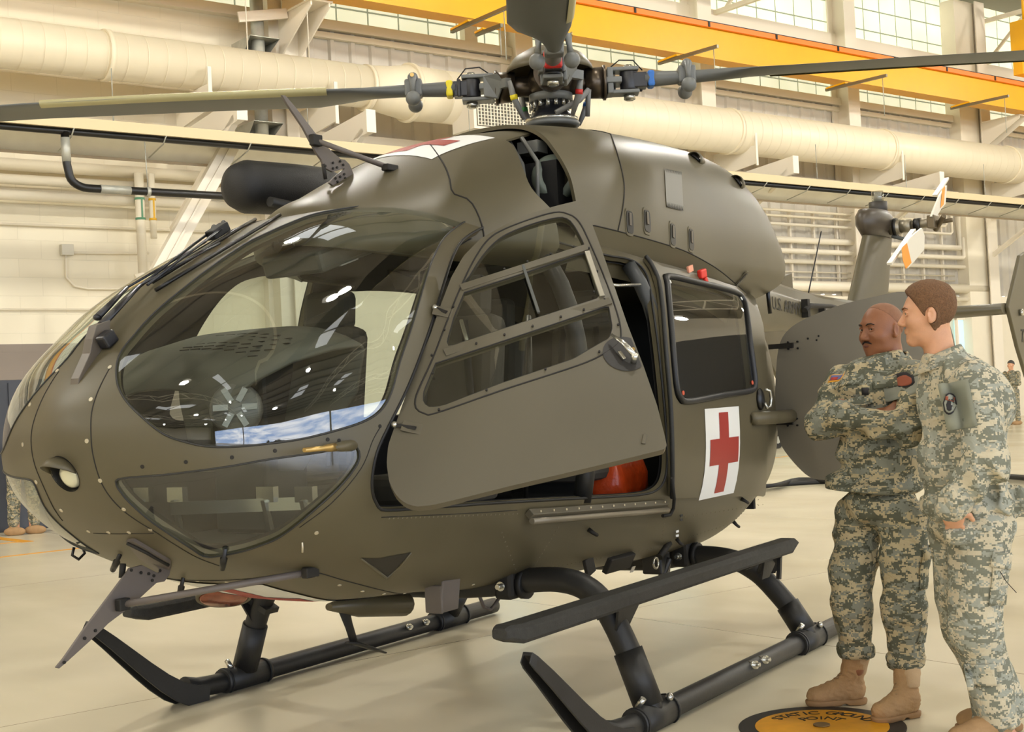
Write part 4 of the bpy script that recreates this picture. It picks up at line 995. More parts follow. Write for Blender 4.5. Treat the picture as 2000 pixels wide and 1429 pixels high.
# ---------------------------------------------------------------- open rear clamshell door
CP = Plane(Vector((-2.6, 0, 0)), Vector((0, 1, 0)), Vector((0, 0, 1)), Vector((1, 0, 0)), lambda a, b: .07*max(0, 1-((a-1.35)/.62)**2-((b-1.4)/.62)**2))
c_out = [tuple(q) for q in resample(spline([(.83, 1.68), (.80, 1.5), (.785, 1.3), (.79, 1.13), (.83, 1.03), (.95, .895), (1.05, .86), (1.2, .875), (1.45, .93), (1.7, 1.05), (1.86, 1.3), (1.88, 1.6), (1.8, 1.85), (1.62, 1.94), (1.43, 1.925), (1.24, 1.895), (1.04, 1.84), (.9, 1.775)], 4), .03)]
cl = CP.mesh(c_out, [], 'clamshell_door', mat('door_olive_daylit', (122, 116, 103), .5, var=.03, vscale=3), HEL, solid=.03)  # same olive paint, mixed lighter so its colour carries the missing daylight
for px in ((1528, 674), (1527, 824)):
    P = CP.P(*CP.ab(px[0]+22, px[1]), .006); h = MB().bar(Vector((-2.6, .76, P.z)), P, .03, .012, up=(1, 0, 0)).build('door_hinge', OLD, cl)
    q = MB()
    for dx in (-.03, .03):
        for dz in (-.02, .02): q.cyl(P+Vector((0, dx, dz)), P+Vector((.012, dx, dz)), .006, 8)
    each(q, 'hinge_bolt', BLK, h)
q = MB()
for px in ((1599, 656), (1578, 661), (1595, 664)): P = CP.P(*CP.ab(*px), .001); q.cyl(P, P+Vector((.003, 0, 0)), .006, 8)
each(q, 'door_screw', BLK, cl)
# ---------------------------------------------------------------- tail boom, fin, stabiliser, tail rotor
TB = Surf(-2.6, .02, [-2.6, -3.2, -4.1, -5.6, -7.0, -7.6], [2.3, 2.26, 2.155, 2.06, 2.05, 2.02], [1.62, 1.74, 1.835, 1.87, 1.9, 1.95], [.5, .34, .215, .18, .13, .07], [1.95, 1.98, 2.0, 1.97, 1.98, 1.99], 4, 3)
T1 = float(TB.t_of(-7.58)); r = regions(TB, .01, T1, -PI, PI, .06, []); surf_obj('tail_boom', r['shell'], OLV, HEL, weld=True)
q = MB()
for x0, x1 in ((-3.3, -6.35),):
    G = []
    for x in np.linspace(x0, x1, 14):
        f = (x-x0)/(x1-x0); w = .13-.04*f; zt = float(TB.zt(float(TB.t_of(x))))-.01; h = .12-.03*f
        G.append([(x, w, zt), (x, w*.85, zt+h*.7), (x, w*.5, zt+h), (x, -w*.5, zt+h), (x, -w*.85, zt+h*.7), (x, -w, zt)])
    q.grid(G, smooth=False)
q.build('drive_shaft_cover', OLV, HEL)
def letters(body, size, origin, U, V, m, name, parent):
    o = text_mesh(body, size, m, name, .0008); N = U.cross(V)
    R = Matrix((U, V, N)).transposed().to_4x4(); R.translation = origin; o.data.transform(R); o.parent = parent; return o
INKB = mat('marking_black', (44, 42, 38), .6)
tp = pt(1540, 598, 1, .212)
letters('U.S. ARMY', .13, Vector((tp[0]+.04, .214, tp[2]-.005)), Vector((-1, -.02, -.06)).normalized(), Vector((-.06, 0, 1)).normalized(), INKB, 'lettering', HEL)
# exhaust-side dark seal strip where the boom meets the cowling
MB().tube([pt(1502, 532, 1, .6), pt(1500, 575, 1, .6), pt(1504, 612, 1, .6)], .014, 8).build('cowling_seal', BLK, HEL)
# side handrail on the boom
a, b, c_, d = [Vector(pt(x, y, 1, .24)) for x, y in ((1572, 606), (1580, 597), (1622, 598), (1650, 603))]
ho = MB().tube([a, b, c_, d], [.02, .022, .018, .008], 10).build('boom_handrail', OLD, HEL); MB().box(Vector(pt(1574, 602, 1, .225)), (.05, .05, .14)).build('rail_foot', OLD, ho); MB().box(Vector(pt(1606, 608, 1, .225)), (.03, .05, .1)).build('rail_foot', OLD, ho)
MB().cyl(pt(1579, 572, 1, 0), pt(1604, 452, 1, 0), .006, 6).build('whip_antenna', BLK, HEL)
def loftsec(secs, name, m, parent, n=20):          # elliptic sections: (centre, half chord vector, half thickness vector)
    G = []
    for c, a, b in secs:
        c, a, b = Vector(c), Vector(a), Vector(b); G.append([tuple(c+a*math.cos(t)+b*math.sin(t)) for t in np.linspace(0, 2*PI, n, endpoint=False)])
    mb = MB().grid(G, close=True); k = len(G)
    mb.f += [tuple(range(n))[::-1], tuple((k-1)*n+j for j in range(n))]; mb.sm += [False, False]
    return mb.build(name, m, parent)
loftsec([((-6.75, 0, 1.95), (.5, 0, 0), (0, .1, 0)), ((-6.85, 0, 2.15), (.5, 0, 0), (0, .09, 0)), ((-7.25, 0, 2.8), (.36, 0, 0), (0, .075, 0)), ((-7.28, 0, 2.84), (.33, 0, 0), (0, .07, 0))], 'tail_fin', OLV, HEL)
fc = loftsec([((-7.2, 0, 2.76), (.34, 0, 0), (0, .09, 0)), ((-7.17, 0, 2.86), (.4, 0, 0), (0, .13, 0)), ((-7.18, 0, 2.94), (.38, 0, 0), (0, .14, 0)), ((-7.15, 0, 3.0), (.28, 0, 0), (0, .11, 0))], 'gearbox_fairing', OLD if 0 else mat('fairing_dark', (70, 62, 52), .4), HEL)
MB().cyl((-7.3, 0, 2.98), (-7.3, 0, 3.1), .085, 18).build('beacon_mount', mat('mount_dark', (52, 48, 42), .5), fc); MB().cyl((-7.3, 0, 3.09), (-7.3, 0, 3.2), .055, 18).build('beacon', glass('beacon_glass', (225, 225, 220)), fc); MB().cyl((-7.3, 0, 3.09), (-7.3, 0, 3.19), .035, 14).build('beacon_core', mat('beacon_grey', (170, 168, 160), .4), fc)
gz = 2.845
th_ = MB().cyl((-7.3, .1, gz), (-7.3, .2, gz), .07, 18).cyl((-7.3, .2, gz), (-7.3, .3, gz), .06, 18).cyl((-7.3, .3, gz), (-7.3, .52, gz+.01), .045, 16).build('tail_rotor_shaft', mat('shaft_metal', (148, 140, 122), .35, .6), HEL)
MB().cyl((-7.3, .14, gz), (-7.3, .17, gz), .085, 18).cyl((-7.3, .33, gz), (-7.3, .39, gz), .062, 18).build('shaft_collar', BLK, th_)
MB().box((-7.3, .5, gz+.01), (.16, .07, .12)).cyl((-7.36, .5, gz-.06), (-7.24, .62, gz+.05), .025, 10).cyl((-7.3, .5, gz), (-7.3, .68, gz+.01), .02, 12).build('rotor_yoke', mat('yoke_brown', (104, 92, 72), .4, .5), th_, bevel=.008)
MB().tube([(-7.28, .12, gz-.08), (-7.3, .26, gz-.13), (-7.28, .3, gz-.12)], .018, 8).build('pitch_lever', mat('lever_grey', (120, 124, 124), .4), th_)
TW = mat('tail_blade_white', (226, 220, 204), .4); TO = mat('tail_blade_orange', (240, 150, 26), .45)
def tblade(pts, opts):
    o = MB().prism([pt(x, y, 1, .5) for x, y in pts], (0, .02, 0)).build('tail_rotor_blade', TW, HEL, bevel=.004)
    MB().prism([pt(x, y, 1, .523) for x, y in opts], (0, .002, 0)).build('blade_band', TO, o); return o
tblade([(1797, 445), (1802, 461), (1801, 488), (1780, 513), (1769, 525), (1763, 510), (1760, 487), (1772, 466), (1784, 455)], [(1761, 484), (1771, 474), (1780, 513), (1769, 525), (1763, 508)])
tblade([(1815, 423), (1822, 429), (1835, 408), (1843, 399), (1846, 362), (1840, 370), (1832, 382), (1823, 403)], [(1840, 369), (1846, 362), (1843, 399), (1837, 406)])
for a, b in (((1784, 449), (1737, 515)), ((1826, 382), (1849, 349))): MB().bar(pt(*a, 1, .44), pt(*b, 1, .44), .02, .045, up=(0, 1, 0)).build('blade_spar', TW, HEL)
for s in (1, -1):
    st = loftsec([((-6.95, 0, 2.0), (.19, 0, 0), (0, 0, .06)), ((-7.05, s*1.15, 2.0), (.16, 0, 0), (0, 0, .05))], 'stabiliser', OLV, HEL)
    ep = MB().prism([(-7.02, s*1.15, 2.01), (-7.6, s*1.15, 2.5), (-8.0, s*1.15, 2.58), (-8.06, s*1.15, 1.45), (-7.63, s*1.15, 1.35), (-7.3, s*1.15, 1.66)], (0, .035*s, 0)).build('end_plate', OLV, st, bevel=.01)
letters('72', .17, Vector(pt(1999, 657, 1, 1.188)), Vector((-1, 0, 0)), Vector((0, 0, 1)), INKB, 'lettering', HEL)
P = Vector(pt(1992, 610, 1, 1.19)); MB().cyl(P, P+Vector((0, .03, 0)), .03, 14).build('position_light', STL, HEL)
# ---------------------------------------------------------------- landing skids
for s in (1, -1):
    n = 'port' if s > 0 else 'starboard'
    sk = MB().tube([(-2.35, s*1.2, .055), (-1.0, s*1.2, .055), (.22, s*1.2, .055), (.34, s*1.2, .065), (.42, s*1.2, .085)], .05, 20).build('skid_tube', SKID, HEL)
    # upturned toe plate: channel section that tapers to a rounded tip
    G = []
    path = [(.26, .06), (.34, .075), (.43, .11), (.52, .165), (.62, .24), (.72, .32), (.82, .40), (.92, .475), (.95, .495)]
    if s < 0: path = [(x+.04, z-.0) for x, z in path]
    for i, (x, z) in enumerate(path):
        a = path[max(0, i-1)]; b = path[min(len(path)-1, i+1)]; t = Vector((b[0]-a[0], 0, b[1]-a[1])).normalized(); nn = Vector((-t.z, 0, t.x)); w = .062-.040*(i/8)**1.1; h = .03+.075*(1-i/8)
        c = Vector((x, s*1.2, z))
        G.append([tuple(c+Vector((0, w, 0))+nn*.014), tuple(c+Vector((0, -w, 0))+nn*.014), tuple(c+Vector((0, -w, 0))-nn*h), tuple(c+Vector((0, -w*.75, 0))-nn*h), tuple(c+Vector((0, -w*.7, 0))-nn*.0), tuple(c+Vector((0, w*.7, 0))-nn*.0), tuple(c+Vector((0, w*.75, 0))-nn*h), tuple(c+Vector((0, w, 0))-nn*h)])
    mb = MB().grid(G, close=True, smooth=False); mb.f.append(tuple(len(mb.v)-8+j for j in range(8))); mb.sm.append(False)
    mb.build('skid_toe', SKID, HEL, bevel=.006)
    for x, lg in ((0, [(1.2, .07), (1.165, .17), (1.12, .29), (1.04, .455), (.97, .55), (.88, .605), (.76, .625), (.6, .615), (.4, .59), (.15, .57), (0, .57)]),
                  (-1.835, [(1.2, .07), (1.16, .16), (1.1, .24), (.98, .37), (.9, .43), (.8, .475), (.66, .495), (.5, .49), (.3, .46), (0, .45)])):
        pp = [(x, s*y, z) for y, z in lg]; pp = [tuple(q) for q in spline(pp, 4, False)]
        if s > 0:
            full = pp+[(a, -b, c) for a, b, c in pp[::-1][1:]]
            ct = MB().tube(full, .056, 20).build('cross_tube', SKID, HEL)
        j = MB().tube([(x+.16, s*1.2, .055), (x-.16, s*1.2, .055)], .064, 20).build('skid_clamp', SKID, HEL)
        a, b = Vector((x, s*1.19, .1)), Vector(pp[9 if x == 0 else 8]); MB().cyl(a, b, .067, 18, .066).build('leg_sleeve', SKID, j)
        q = MB()
        for dx in (-.14, .14): q.cyl((x+dx-.006, s*1.2, .055), (x+dx+.006, s*1.2, .055), .069, 20)
        each(q, 'clamp_band', RUB, j)
        MB().cyl((x+.1, s*1.19, .115), (x+.1, s*1.22, .155), .014, 8).ball((x-.1, s*1.24, .12), .02, 8).build('clamp_bolt', STL, j)
        # saddle bracket at the fuselage
        yb = s*(.52 if x == 0 else .5); zb = .6 if x == 0 else .5
        br = MB().box((x, yb, zb+.02), (.17, .1, .17)).build('saddle_bracket', OLD, HEL, bevel=.02)
        MB().cyl((x+.09, yb+.0*s, zb-.0), (x+.1, yb, zb), .022, 12).cyl((x+.1, yb, zb), (x+.125, yb, zb), .012, 10).build('bracket_bolt', STL, br)
        MB().tube([(x, yb+s*.055, zb), (x, yb+s*.085, zb-.0)], .068, 20).build('rubber_collar', RUB, br)
    # boarding step
    y = s*1.15; z0 = .575 if s > 0 else .505; x1 = 1.05 if s > 0 else .80; x2 = -1.72
    prof = [(-.05, -.035), (.05, -.035), (.06, -.02), (.06, .02), (.04, .038), (-.04, .038), (-.06, .02), (-.06, -.02)]
    G = []
    for x, kz, kw in ((x1, .55, .55), (x1-.03, .8, .8), (x1-.09, 1, 1), (x2+.16, 1, 1), (x2+.02, 1, 1), (x2, .6, 1)):
        G.append([(x-(.0 if x > 0 else (.06 if b > 0 and x < x2+.05 else 0)), y+a*kw, z0+b*kz+(.012 if kz < 1 and x > 0 else 0)) for a, b in prof])
    mb = MB().grid(G, close=True, smooth=False); mb.f += [tuple(range(8))[::-1], tuple(40+j for j in range(8))]; mb.sm += [False]*2
    sp_ = mb.build('boarding_step', mat('step_grip_'+n, (46, 45, 41), .7, var=.25, vscale=40, bump=.4, bscale=300), HEL, bevel=.006)
    for x in (0, -1.6):
        yl = s*(1.03 if x == 0 else 1.0); q = MB().prism([(x+.1, s*1.13, z0-.02), (x-.12, s*1.13, z0-.02), (x-.05, s*1.08, z0-.16), (x+.05, s*1.08, z0-.16)], (0, -s*.012, 0)); q.bar((x, s*.98, z0-.1), (x, s*1.12, z0-.03), .1, .03)
        if x < -1: q.box((x-.03, s*1.15, z0-.08), (.025, .02, .17), Matrix.Rotation(-.25, 3, 'Y')).bar((x-.2, s*1.0, .42), (x, s*1.12, z0-.04), .1, .02)
        q.build('step_bracket', SKID, sp_)
    q = MB()
    for x in ((-1.0, -1.13) if s > 0 else (-1.35, -1.52)): q.cyl((x, s*1.2+.0 if s > 0 else -1.16, .08), (x, s*1.265 if s > 0 else -1.135, .085), .02, 10).cyl((x, s*1.26 if s > 0 else -1.14, .085), (x, s*1.28 if s > 0 else -1.12, .087), .01, 8)
    each(q, 'tow_pin', STL, sk)
# ---------------------------------------------------------------- wire cutters, struts, antennas, belly fittings
def flat(px, th, name, m, parent=HEL, y=0, bevel=.002): return MB().prism([pt(a, b, 1, y)-np.array([0, th/2, 0]) for a, b in px], (0, th, 0)).build(name, m, parent, bevel=bevel)
CUT = mat('cutter_grey', (102, 94, 88), .45, var=.05, vscale=6)
uc = flat([(549, 186), (556, 187), (575, 209), (612, 257), (635, 285), (664, 311), (672, 312), (681, 321), (690, 342), (681, 348), (664, 360), (649, 363), (641, 357), (652, 345), (670, 331), (671, 329), (648, 336), (632, 328), (626, 312), (617, 300), (590, 249), (560, 205)], .012, 'upper_wire_cutter', CUT)
q = MB()
for px in ((650, 318), (664, 315), (635, 324), (650, 329), (658, 327), (670, 322), (672, 340), (664, 345), (655, 348), (659, 355), (674, 348)): P = Vector(pt(*px, 1, .008)); q.cyl(P, P+Vector((0, .004, 0)), .006, 8)
each(q, 'cutter_bolt', OLD, uc)
e1 = DOG.pos(762, 332, .01)[0]; e0 = Vector(pt(617, 274, 1, .02)); MB().cyl(e0, e1, .0125, 12).build('cutter_strut', CUT, uc); each(MB().box(e0, (.06, .03, .05)).box(e1, (.08, .04, .03)), 'strut_end', OLD, uc, bevel=.005)
MB().cyl(pt(631, 320, 1, 0), pt(636, 350, 1, 0), .009, 8).build('cutter_rod', OLD, uc)
lc = flat([(108, 1303), (114, 1305), (127, 1294), (170, 1255), (196, 1231), (210, 1217), (250, 1187), (304, 1138), (320, 1135), (329, 1122), (335, 1098), (330, 1092), (262, 1052), (252, 1053), (270, 1080), (310, 1110), (313, 1115), (307, 1119), (276, 1103), (252, 1109), (247, 1117), (236, 1131), (160, 1232), (123, 1285)], .012, 'lower_wire_cutter', CUT)
q = MB()
for px in ((262, 1060), (268, 1072), (290, 1088), (312, 1114), (275, 1118), (290, 1120), (300, 1124), (297, 1133), (256, 1113), (330, 1093), (165, 1246), (125, 1293), (186, 1231)): P = Vector(pt(*px, 1, .008)); q.cyl(P, P+Vector((0, .004, 0)), .006, 8)
each(q, 'cutter_bolt', OLD, lc)
e1 = BODY.pos(606, 1111, .012)[0]; e0 = Vector(pt(240, 1180, 1, .025)); MB().cyl(e0, e1, .0135, 12).build('cutter_strut', CUT, lc)
each(MB().box(e0, (.05, .03, .045)).box(e1, (.07, .03, .04)), 'strut_end', OLD, lc, bevel=.005)
_p = [(a, b if b > 0 else b+2*PI) for a, b in [BODY.hit(*p) for p in resample([(249, 1053), (262, 1050), (334, 1093), (333, 1108), (326, 1122), (312, 1117), (300, 1104), (270, 1082)], 5)]]
A_ = np.array(_p); lr = regions(BODY, A_[:, 0].min()-.02, A_[:, 0].max()+.02, A_[:, 1].min()-.02, A_[:, 1].max()+.02, .03, [('x', _p)], off=.012)
surf_obj('cutter_base', lr['x'], CUT, lc, solid=.012)
MB().tube([BODY.pos(*p, .018)[0] for p in ((252, 1052), (290, 1071), (332, 1095))], .006, 8).build('base_edge', OLD, lc)
MB().cyl(pt(240, 1100, 1, -.05), pt(238, 1128, 1, -.05), .012, 8).build('cutter_rod', OLD, lc)
for a, b in (((235, 1082), (220, 1113)), ((440, 1072), (434, 1111)), ((358, 1128), (350, 1165))):
    P, N, _, _ = BODY.pos(*a, -.005); o, d = ray(*b); Q = Vector(o+(P.x-.03-o[0])/d[0]*d); k = (Q-P); k = k if k.length < .3 else k*.1/k.length
    st_ = MB().tube([P, P.lerp(P+k, .45), P.lerp(P+k, .5), P+k], [.008, .008, .014, .011], 10).build('drain_mast', BLK, HEL)
MB().tube([Vector(BODY.P(*BODY.hit(152, 1068), .0))+Vector(x) for x in ((.02, 0, 0), (.03, 0, -.03), (0, 0, -.05), (-.03, 0, -.03), (-.02, 0, 0))], .006, 8).build('tie_down_ring', BLK, HEL)
# nose wire-cutter wedge on the centre post
G_ = mat('wedge_grey', (96, 88, 78), .4)
wd_ = flat([(181, 636), (208, 625), (207, 645), (200, 665), (214, 688), (206, 706), (174, 708), (158, 743), (144, 756), (146, 739), (168, 690), (173, 662)], .045, 'post_wire_cutter', G_, y=.01)
MB().box(pt(209, 662, 1, .06), (.06, .05, .05), Matrix.Rotation(.6, 3, 'Y')).build('wiper_motor', BLKP, wd_, bevel=.008)
P, N, _, _ = BODY.pos(212, 655); 
def wiper(base, elbow, tip0, tip1, armk=.03, S=BODY):
    B_, E_, A0, A1 = [S.pos(*p, o)[0] for p, o in ((base, .05), (elbow, .055), (tip0, .022), (tip1, .022))]
    w = MB().ball(B_, .017, 14, (1, 1, .8)).tube([B_, B_.lerp(E_, .5), E_], [.022, .017, .011], 10, flat=(.6, tuple(S.pos(*base)[1]))).build('wiper_arm', BLKP, HEL)
    MB().tube([E_.lerp(A0, .0), A0.lerp(A1, .5)+Vector((0, 0, .02))], .005, 8).build('wiper_link', BLKP, w)
    MB().tube([tuple(S.P(*S.hit(tip0[0]+(tip1[0]-tip0[0])*f, tip0[1]+(tip1[1]-tip0[1])*f), .012)) for f in np.linspace(0, 1, 9)], .008, 8).build('wiper_blade', BLK, w)
    return w
wiper((213, 655), (288, 580), (306, 572), (548, 425))
wiper((205, 640), (262, 585), (300, 556), (500, 432))
for _a, _b in (((283, 583), (418, 473)), ((300, 578), (440, 467))): MB().tube([BODY.pos(*_a, .05)[0], BODY.pos((_a[0]+_b[0])/2, (_a[1]+_b[1])/2, .05)[0], BODY.pos(*_b, .045)[0]], .006, 8).build('wiper_rod', BLKP, HEL)
MB().box(BODY.pos(432, 469, .04)[0], (.1, .05, .04), Matrix.Rotation(.5, 3, 'Y')).cyl(BODY.pos(420, 474, .04)[0], BODY.pos(428, 466, .055)[0], .012, 8).cyl(BODY.pos(440, 466, .04)[0], BODY.pos(446, 458, .055)[0], .012, 8).build('wiper_joint', RUB, HEL, bevel=.005)
# roof-mounted warning decal lines on the port windshield edge are printed on the glass frame
# pitot tube below the windshield
P, N, _, _ = BODY.pos(650, 872); a = Vector((P.x+.0, P.y+.05, P.z))
po = MB().tube([P+Vector((-.12, -.01, -.0)), P+Vector((-.05, .035, 0)), P+Vector((.02, .06, .0)), P+Vector((.07, .06, 0))], [.012, .03, .026, .015], 14, flat=(.7, (0, 0, 1))).build('pitot_fairing', OLV, HEL)
MB().tube([P+Vector((.06, .06, 0)), P+Vector((.09, .06, 0)), P+Vector((.12, .06, 0)), P+Vector((.215, .06, 0))], [.015, .014, .009, .008], 14).build('pitot_tube', GOLD, po)
P, N, _, _ = BODY.pos(590, 1062); MB().tube([P+N*.0+Vector((0, 0, .03)), P+N*.012, P+N*.0-Vector((0, 0, .03))], .004, 6).build('static_port', RIV, HEL)
# triangular air scoop on the lower side
sp = [BODY.hit(*p) for p in resample([(705, 1089), (740, 1090), (775, 1083), (802, 1078), (783, 1102), (755, 1127), (735, 1113)], 6)]
A_ = np.array(sp); lr = regions(BODY, A_[:, 0].min()-.02, A_[:, 0].max()+.02, A_[:, 1].min()-.02, A_[:, 1].max()+.02, .03, [('x', sp)], off=.002)
so = surf_obj('air_scoop', lr['x'], mat('scoop_dark', (44, 40, 33), .6), HEL)
MB().tube([BODY.pos(*p, .004)[0] for p in ((705, 1089), (730, 1108), (755, 1127), (783, 1102), (802, 1078))], [.003, .006, .008, .006, .003], 8).build('scoop_lip', OLV, so)
# small fittings on the lower side
for px, l in (((1150, 1034), .03), ((1322, 1052), .03), ((1448, 974), .03), ((1436, 1022), .03)):
    P, N, _, _ = BODY.pos(*px); MB().tube([P, P+N*.03, P+N*.03+Vector((-.03, 0, -.012))], [.012, .009, .009], 8).build('side_fitting', OLD, HEL)
for px, l in (((1331, 1005), 'a'), ((1323, 1036), 'b')):
    P, N, _, _ = BODY.pos(*px, .002); 
    q = MB()
    for k in range(3): q.box(P+Vector((.004*k, 0, .02-.022*k)), (.03, .003, .012))
    q.build('stencil_marks', INKB if l == 'a' else WHT, HEL)
# belly: plate, hook ring, dark tray, landing light, antennas, pod
P = Vector(pt(870, 1150, 0, .0)); P = BODY.pos(870, 1138)[0]
MB().box(P+Vector((0, .02, -.05)), (.13, .012, .14), Matrix.Rotation(-.15, 3, 'X')).box(P+Vector((.06, -.02, -.06)), (.012, .09, .12)).build('belly_bracket', CUT, HEL, bevel=.008)
P = BODY.pos(1205, 1085)[0]; tr = MB().box(P+Vector((0, .01, -.035)), (.26, .03, .085), Matrix.Rotation(-.5, 3, 'X')).build('belly_tray', OLD, HEL, bevel=.006)
Q = BODY.pos(1222, 1094)[0]; MB().box(Q+Vector((.01, .045, -.045)), (.035, .004, .035), Matrix.Rotation(-.5, 3, 'X')).build('placard', mat('placard_white', (205, 200, 190), .6), tr)
MB().box(BODY.pos(1150, 1092)[0]+Vector((0, .0, -.03)), (.08, .02, .09), Matrix.Rotation(.3, 3, 'Y')).build('belly_hook', OLD, HEL, bevel=.004)
P = BODY.pos(1307, 1060)[0]; Q = Vector(pt(1288, 1088, 1, .62)); rg = MB().cyl(P, Q, .018, 10).build('hoist_ring_arm', OLD, HEL)
c = Vector(pt(1281, 1099, 1, .63)); MB().tube([c+Vector((.028*math.cos(a), 0, .028*math.sin(a))) for a in np.linspace(0, 2*PI, 17)], .006, 8, cap=False).build('hoist_ring', STL, rg)
MB().box((-1.62, .42, .48), (.12, .12, .12)).box((-1.45, .3, .52), (.5, .1, .04)).cyl((-1.6, .46, .4), (-1.66, .48, .5), .025, 8).build('belly_hook', BLK, HEL, bevel=.01)
# landing light under the nose
lo_, N_ = Vector((.86, -.42, .60)), Vector((.35, .3, -.88)).normalized()
lc2 = pt(437, 1168, 2, .60); lo_ = Vector(lc2)
ll2 = MB().lathe([(.001, .09), (.08, .08), (.125, .03), (.125, 0)], lo_, -N_, 32).build('belly_landing_light', OLV, HEL)
MB().lathe([(.112, .0), (.1, .006), (.001, .008)], lo_, N_, 32).build('light_lens', mat('lens_copper', (150, 84, 60), .15, .4, var=.4, vscale=10), ll2)
wh = decal(BODY, 1.32, .62, -.4, .24, 'red_cross_panel', WHT, .005, up=False)
decal(BODY, 1.24, .70, -.15, -.01, 'cross_bar', RED, .0065, parent=wh, up=False); decal(BODY, 1.04, .90, -.33, .17, 'cross_bar', RED, .007, parent=wh, up=False)
# towel-bar antenna: swept stem with horizontal foot
a0, a1, a2 = [Vector(pt(x, y, 1, -.02)) for x, y in ((665, 1168), (692, 1255), (752, 1274))]
ao = MB().tube([a0+Vector((0, 0, .03)), a0.lerp(a1, .25), a0.lerp(a1, .6), a1], [.055, .035, .026, .024], 14, flat=(.3, (0, 1, 0))).build('belly_antenna', SKID, HEL)
MB().tube([a1+Vector((.05, 0, .01)), a1, a1.lerp(a2, .6), a2], [.012, .026, .02, .012], 12, flat=(.4, (0, 0, 1))).build('antenna_foot', SKID, ao)
b0, b1 = Vector(pt(700, 1180, 1, -.02)), Vector(pt(785, 1178, 1, -.02))
MB().tube([b0+Vector((.2, 0, .02)), b0, b1, b1-Vector((.06, 0, -.01))], [.02, .07, .075, .02], 16, flat=(.8, (0, 0, 1))).build('belly_pod', OLV, HEL)
MB().tube([pt(x, y, 1, .1) for x, y in ((935, 1160), (945, 1185), (958, 1190), (968, 1178), (978, 1162))], .009, 8).build('ground_strap', CUT, HEL)
# rescue hoist canister on the starboard side
hz = 2.655
ho = MB().lathe([(.001, .9), (.07, .88), (.115, .82), (.14, .72), (.145, .5), (.145, .1), (.12, .03), (.07, 0), (.001, -.005)][::-1], (-.1, -1.22, hz), (-1, 0, .06), 32).build('rescue_hoist', mat('hoist_black', (22, 22, 22), .55, bump=.3, bscale=200), HEL)
MB().tube([(-.2, -1.05, 2.56), (-.75, -1.02, 2.52), (-.8, -.8, 2.45)], .028, 12).bar((-.45, -1.1, 2.5), (-.6, -.75, 2.3), .1, .2).build('hoist_arm', mat('arm_black', (26, 26, 25), .5), ho)
MB().box((-.6, -1.075, 2.6), (.1, .01, .035)).build('placard', mat('placard_grey', (170, 168, 160), .6), ho)
# ---------------------------------------------------------------- main rotor
HUB = Vector((-1.43, 0, 3.215))
mast = MB().lathe([(.14, -.235), (.14, -.2), (.12, -.175), (.1, -.155), (.085, -.14), (.08, -.06), (.105, -.055), (.11, -.02), (.1, .0), (.085, .0)], HUB, (0, 0, 1), 32).build('rotor_mast', BLKP, HEL)
MB().lathe([(.12, -.22), (.15, -.215), (.15, -.195), (.12, -.19)], HUB, (0, 0, 1), 36).build('swash_plate', STL, mast)
MB().lathe([(.13, -.245), (.155, -.24), (.16, -.225), (.15, -.215)], HUB, (0, 0, 1), 36).build('swash_ring', HUBG, mast)
MB().lathe([(.105, -.1), (.125, -.095), (.125, -.055), (.11, -.05)], HUB, (0, 0, 1), 32).build('mast_flange', HUBG, mast)
q = MB()
for k in range(16): a = 2*PI*k/16; q.cyl(HUB+Vector((.117*math.cos(a), .117*math.sin(a), -.135)), HUB+Vector((.117*math.cos(a), .117*math.sin(a), -.098)), .011, 8)
each(q, 'mast_nut', STL, mast)
hub = MB().lathe([(.1, -.06), (.13, -.03), (.14, .02), (.12, .08), (.1, .13), (.06, .15)], HUB, (0, 0, 1), 32).build('rotor_hub', BRNZ, HEL)
MB().lathe([(.02, .22), (.12, .205), (.2, .16), (.245, .1), (.25, .07), (.243, .07), (.23, .1), (.19, .15), (.02, .205)], HUB, (0, 0, 1), 36).build('hub_cap', OLV, hub)
AZ = (-57, 33, 123, 213); BANDS = [(232, 214, 40), (196, 40, 36), (44, 108, 190), (70, 150, 80)]
LK = mat('link_grey', (124, 124, 122), .4)
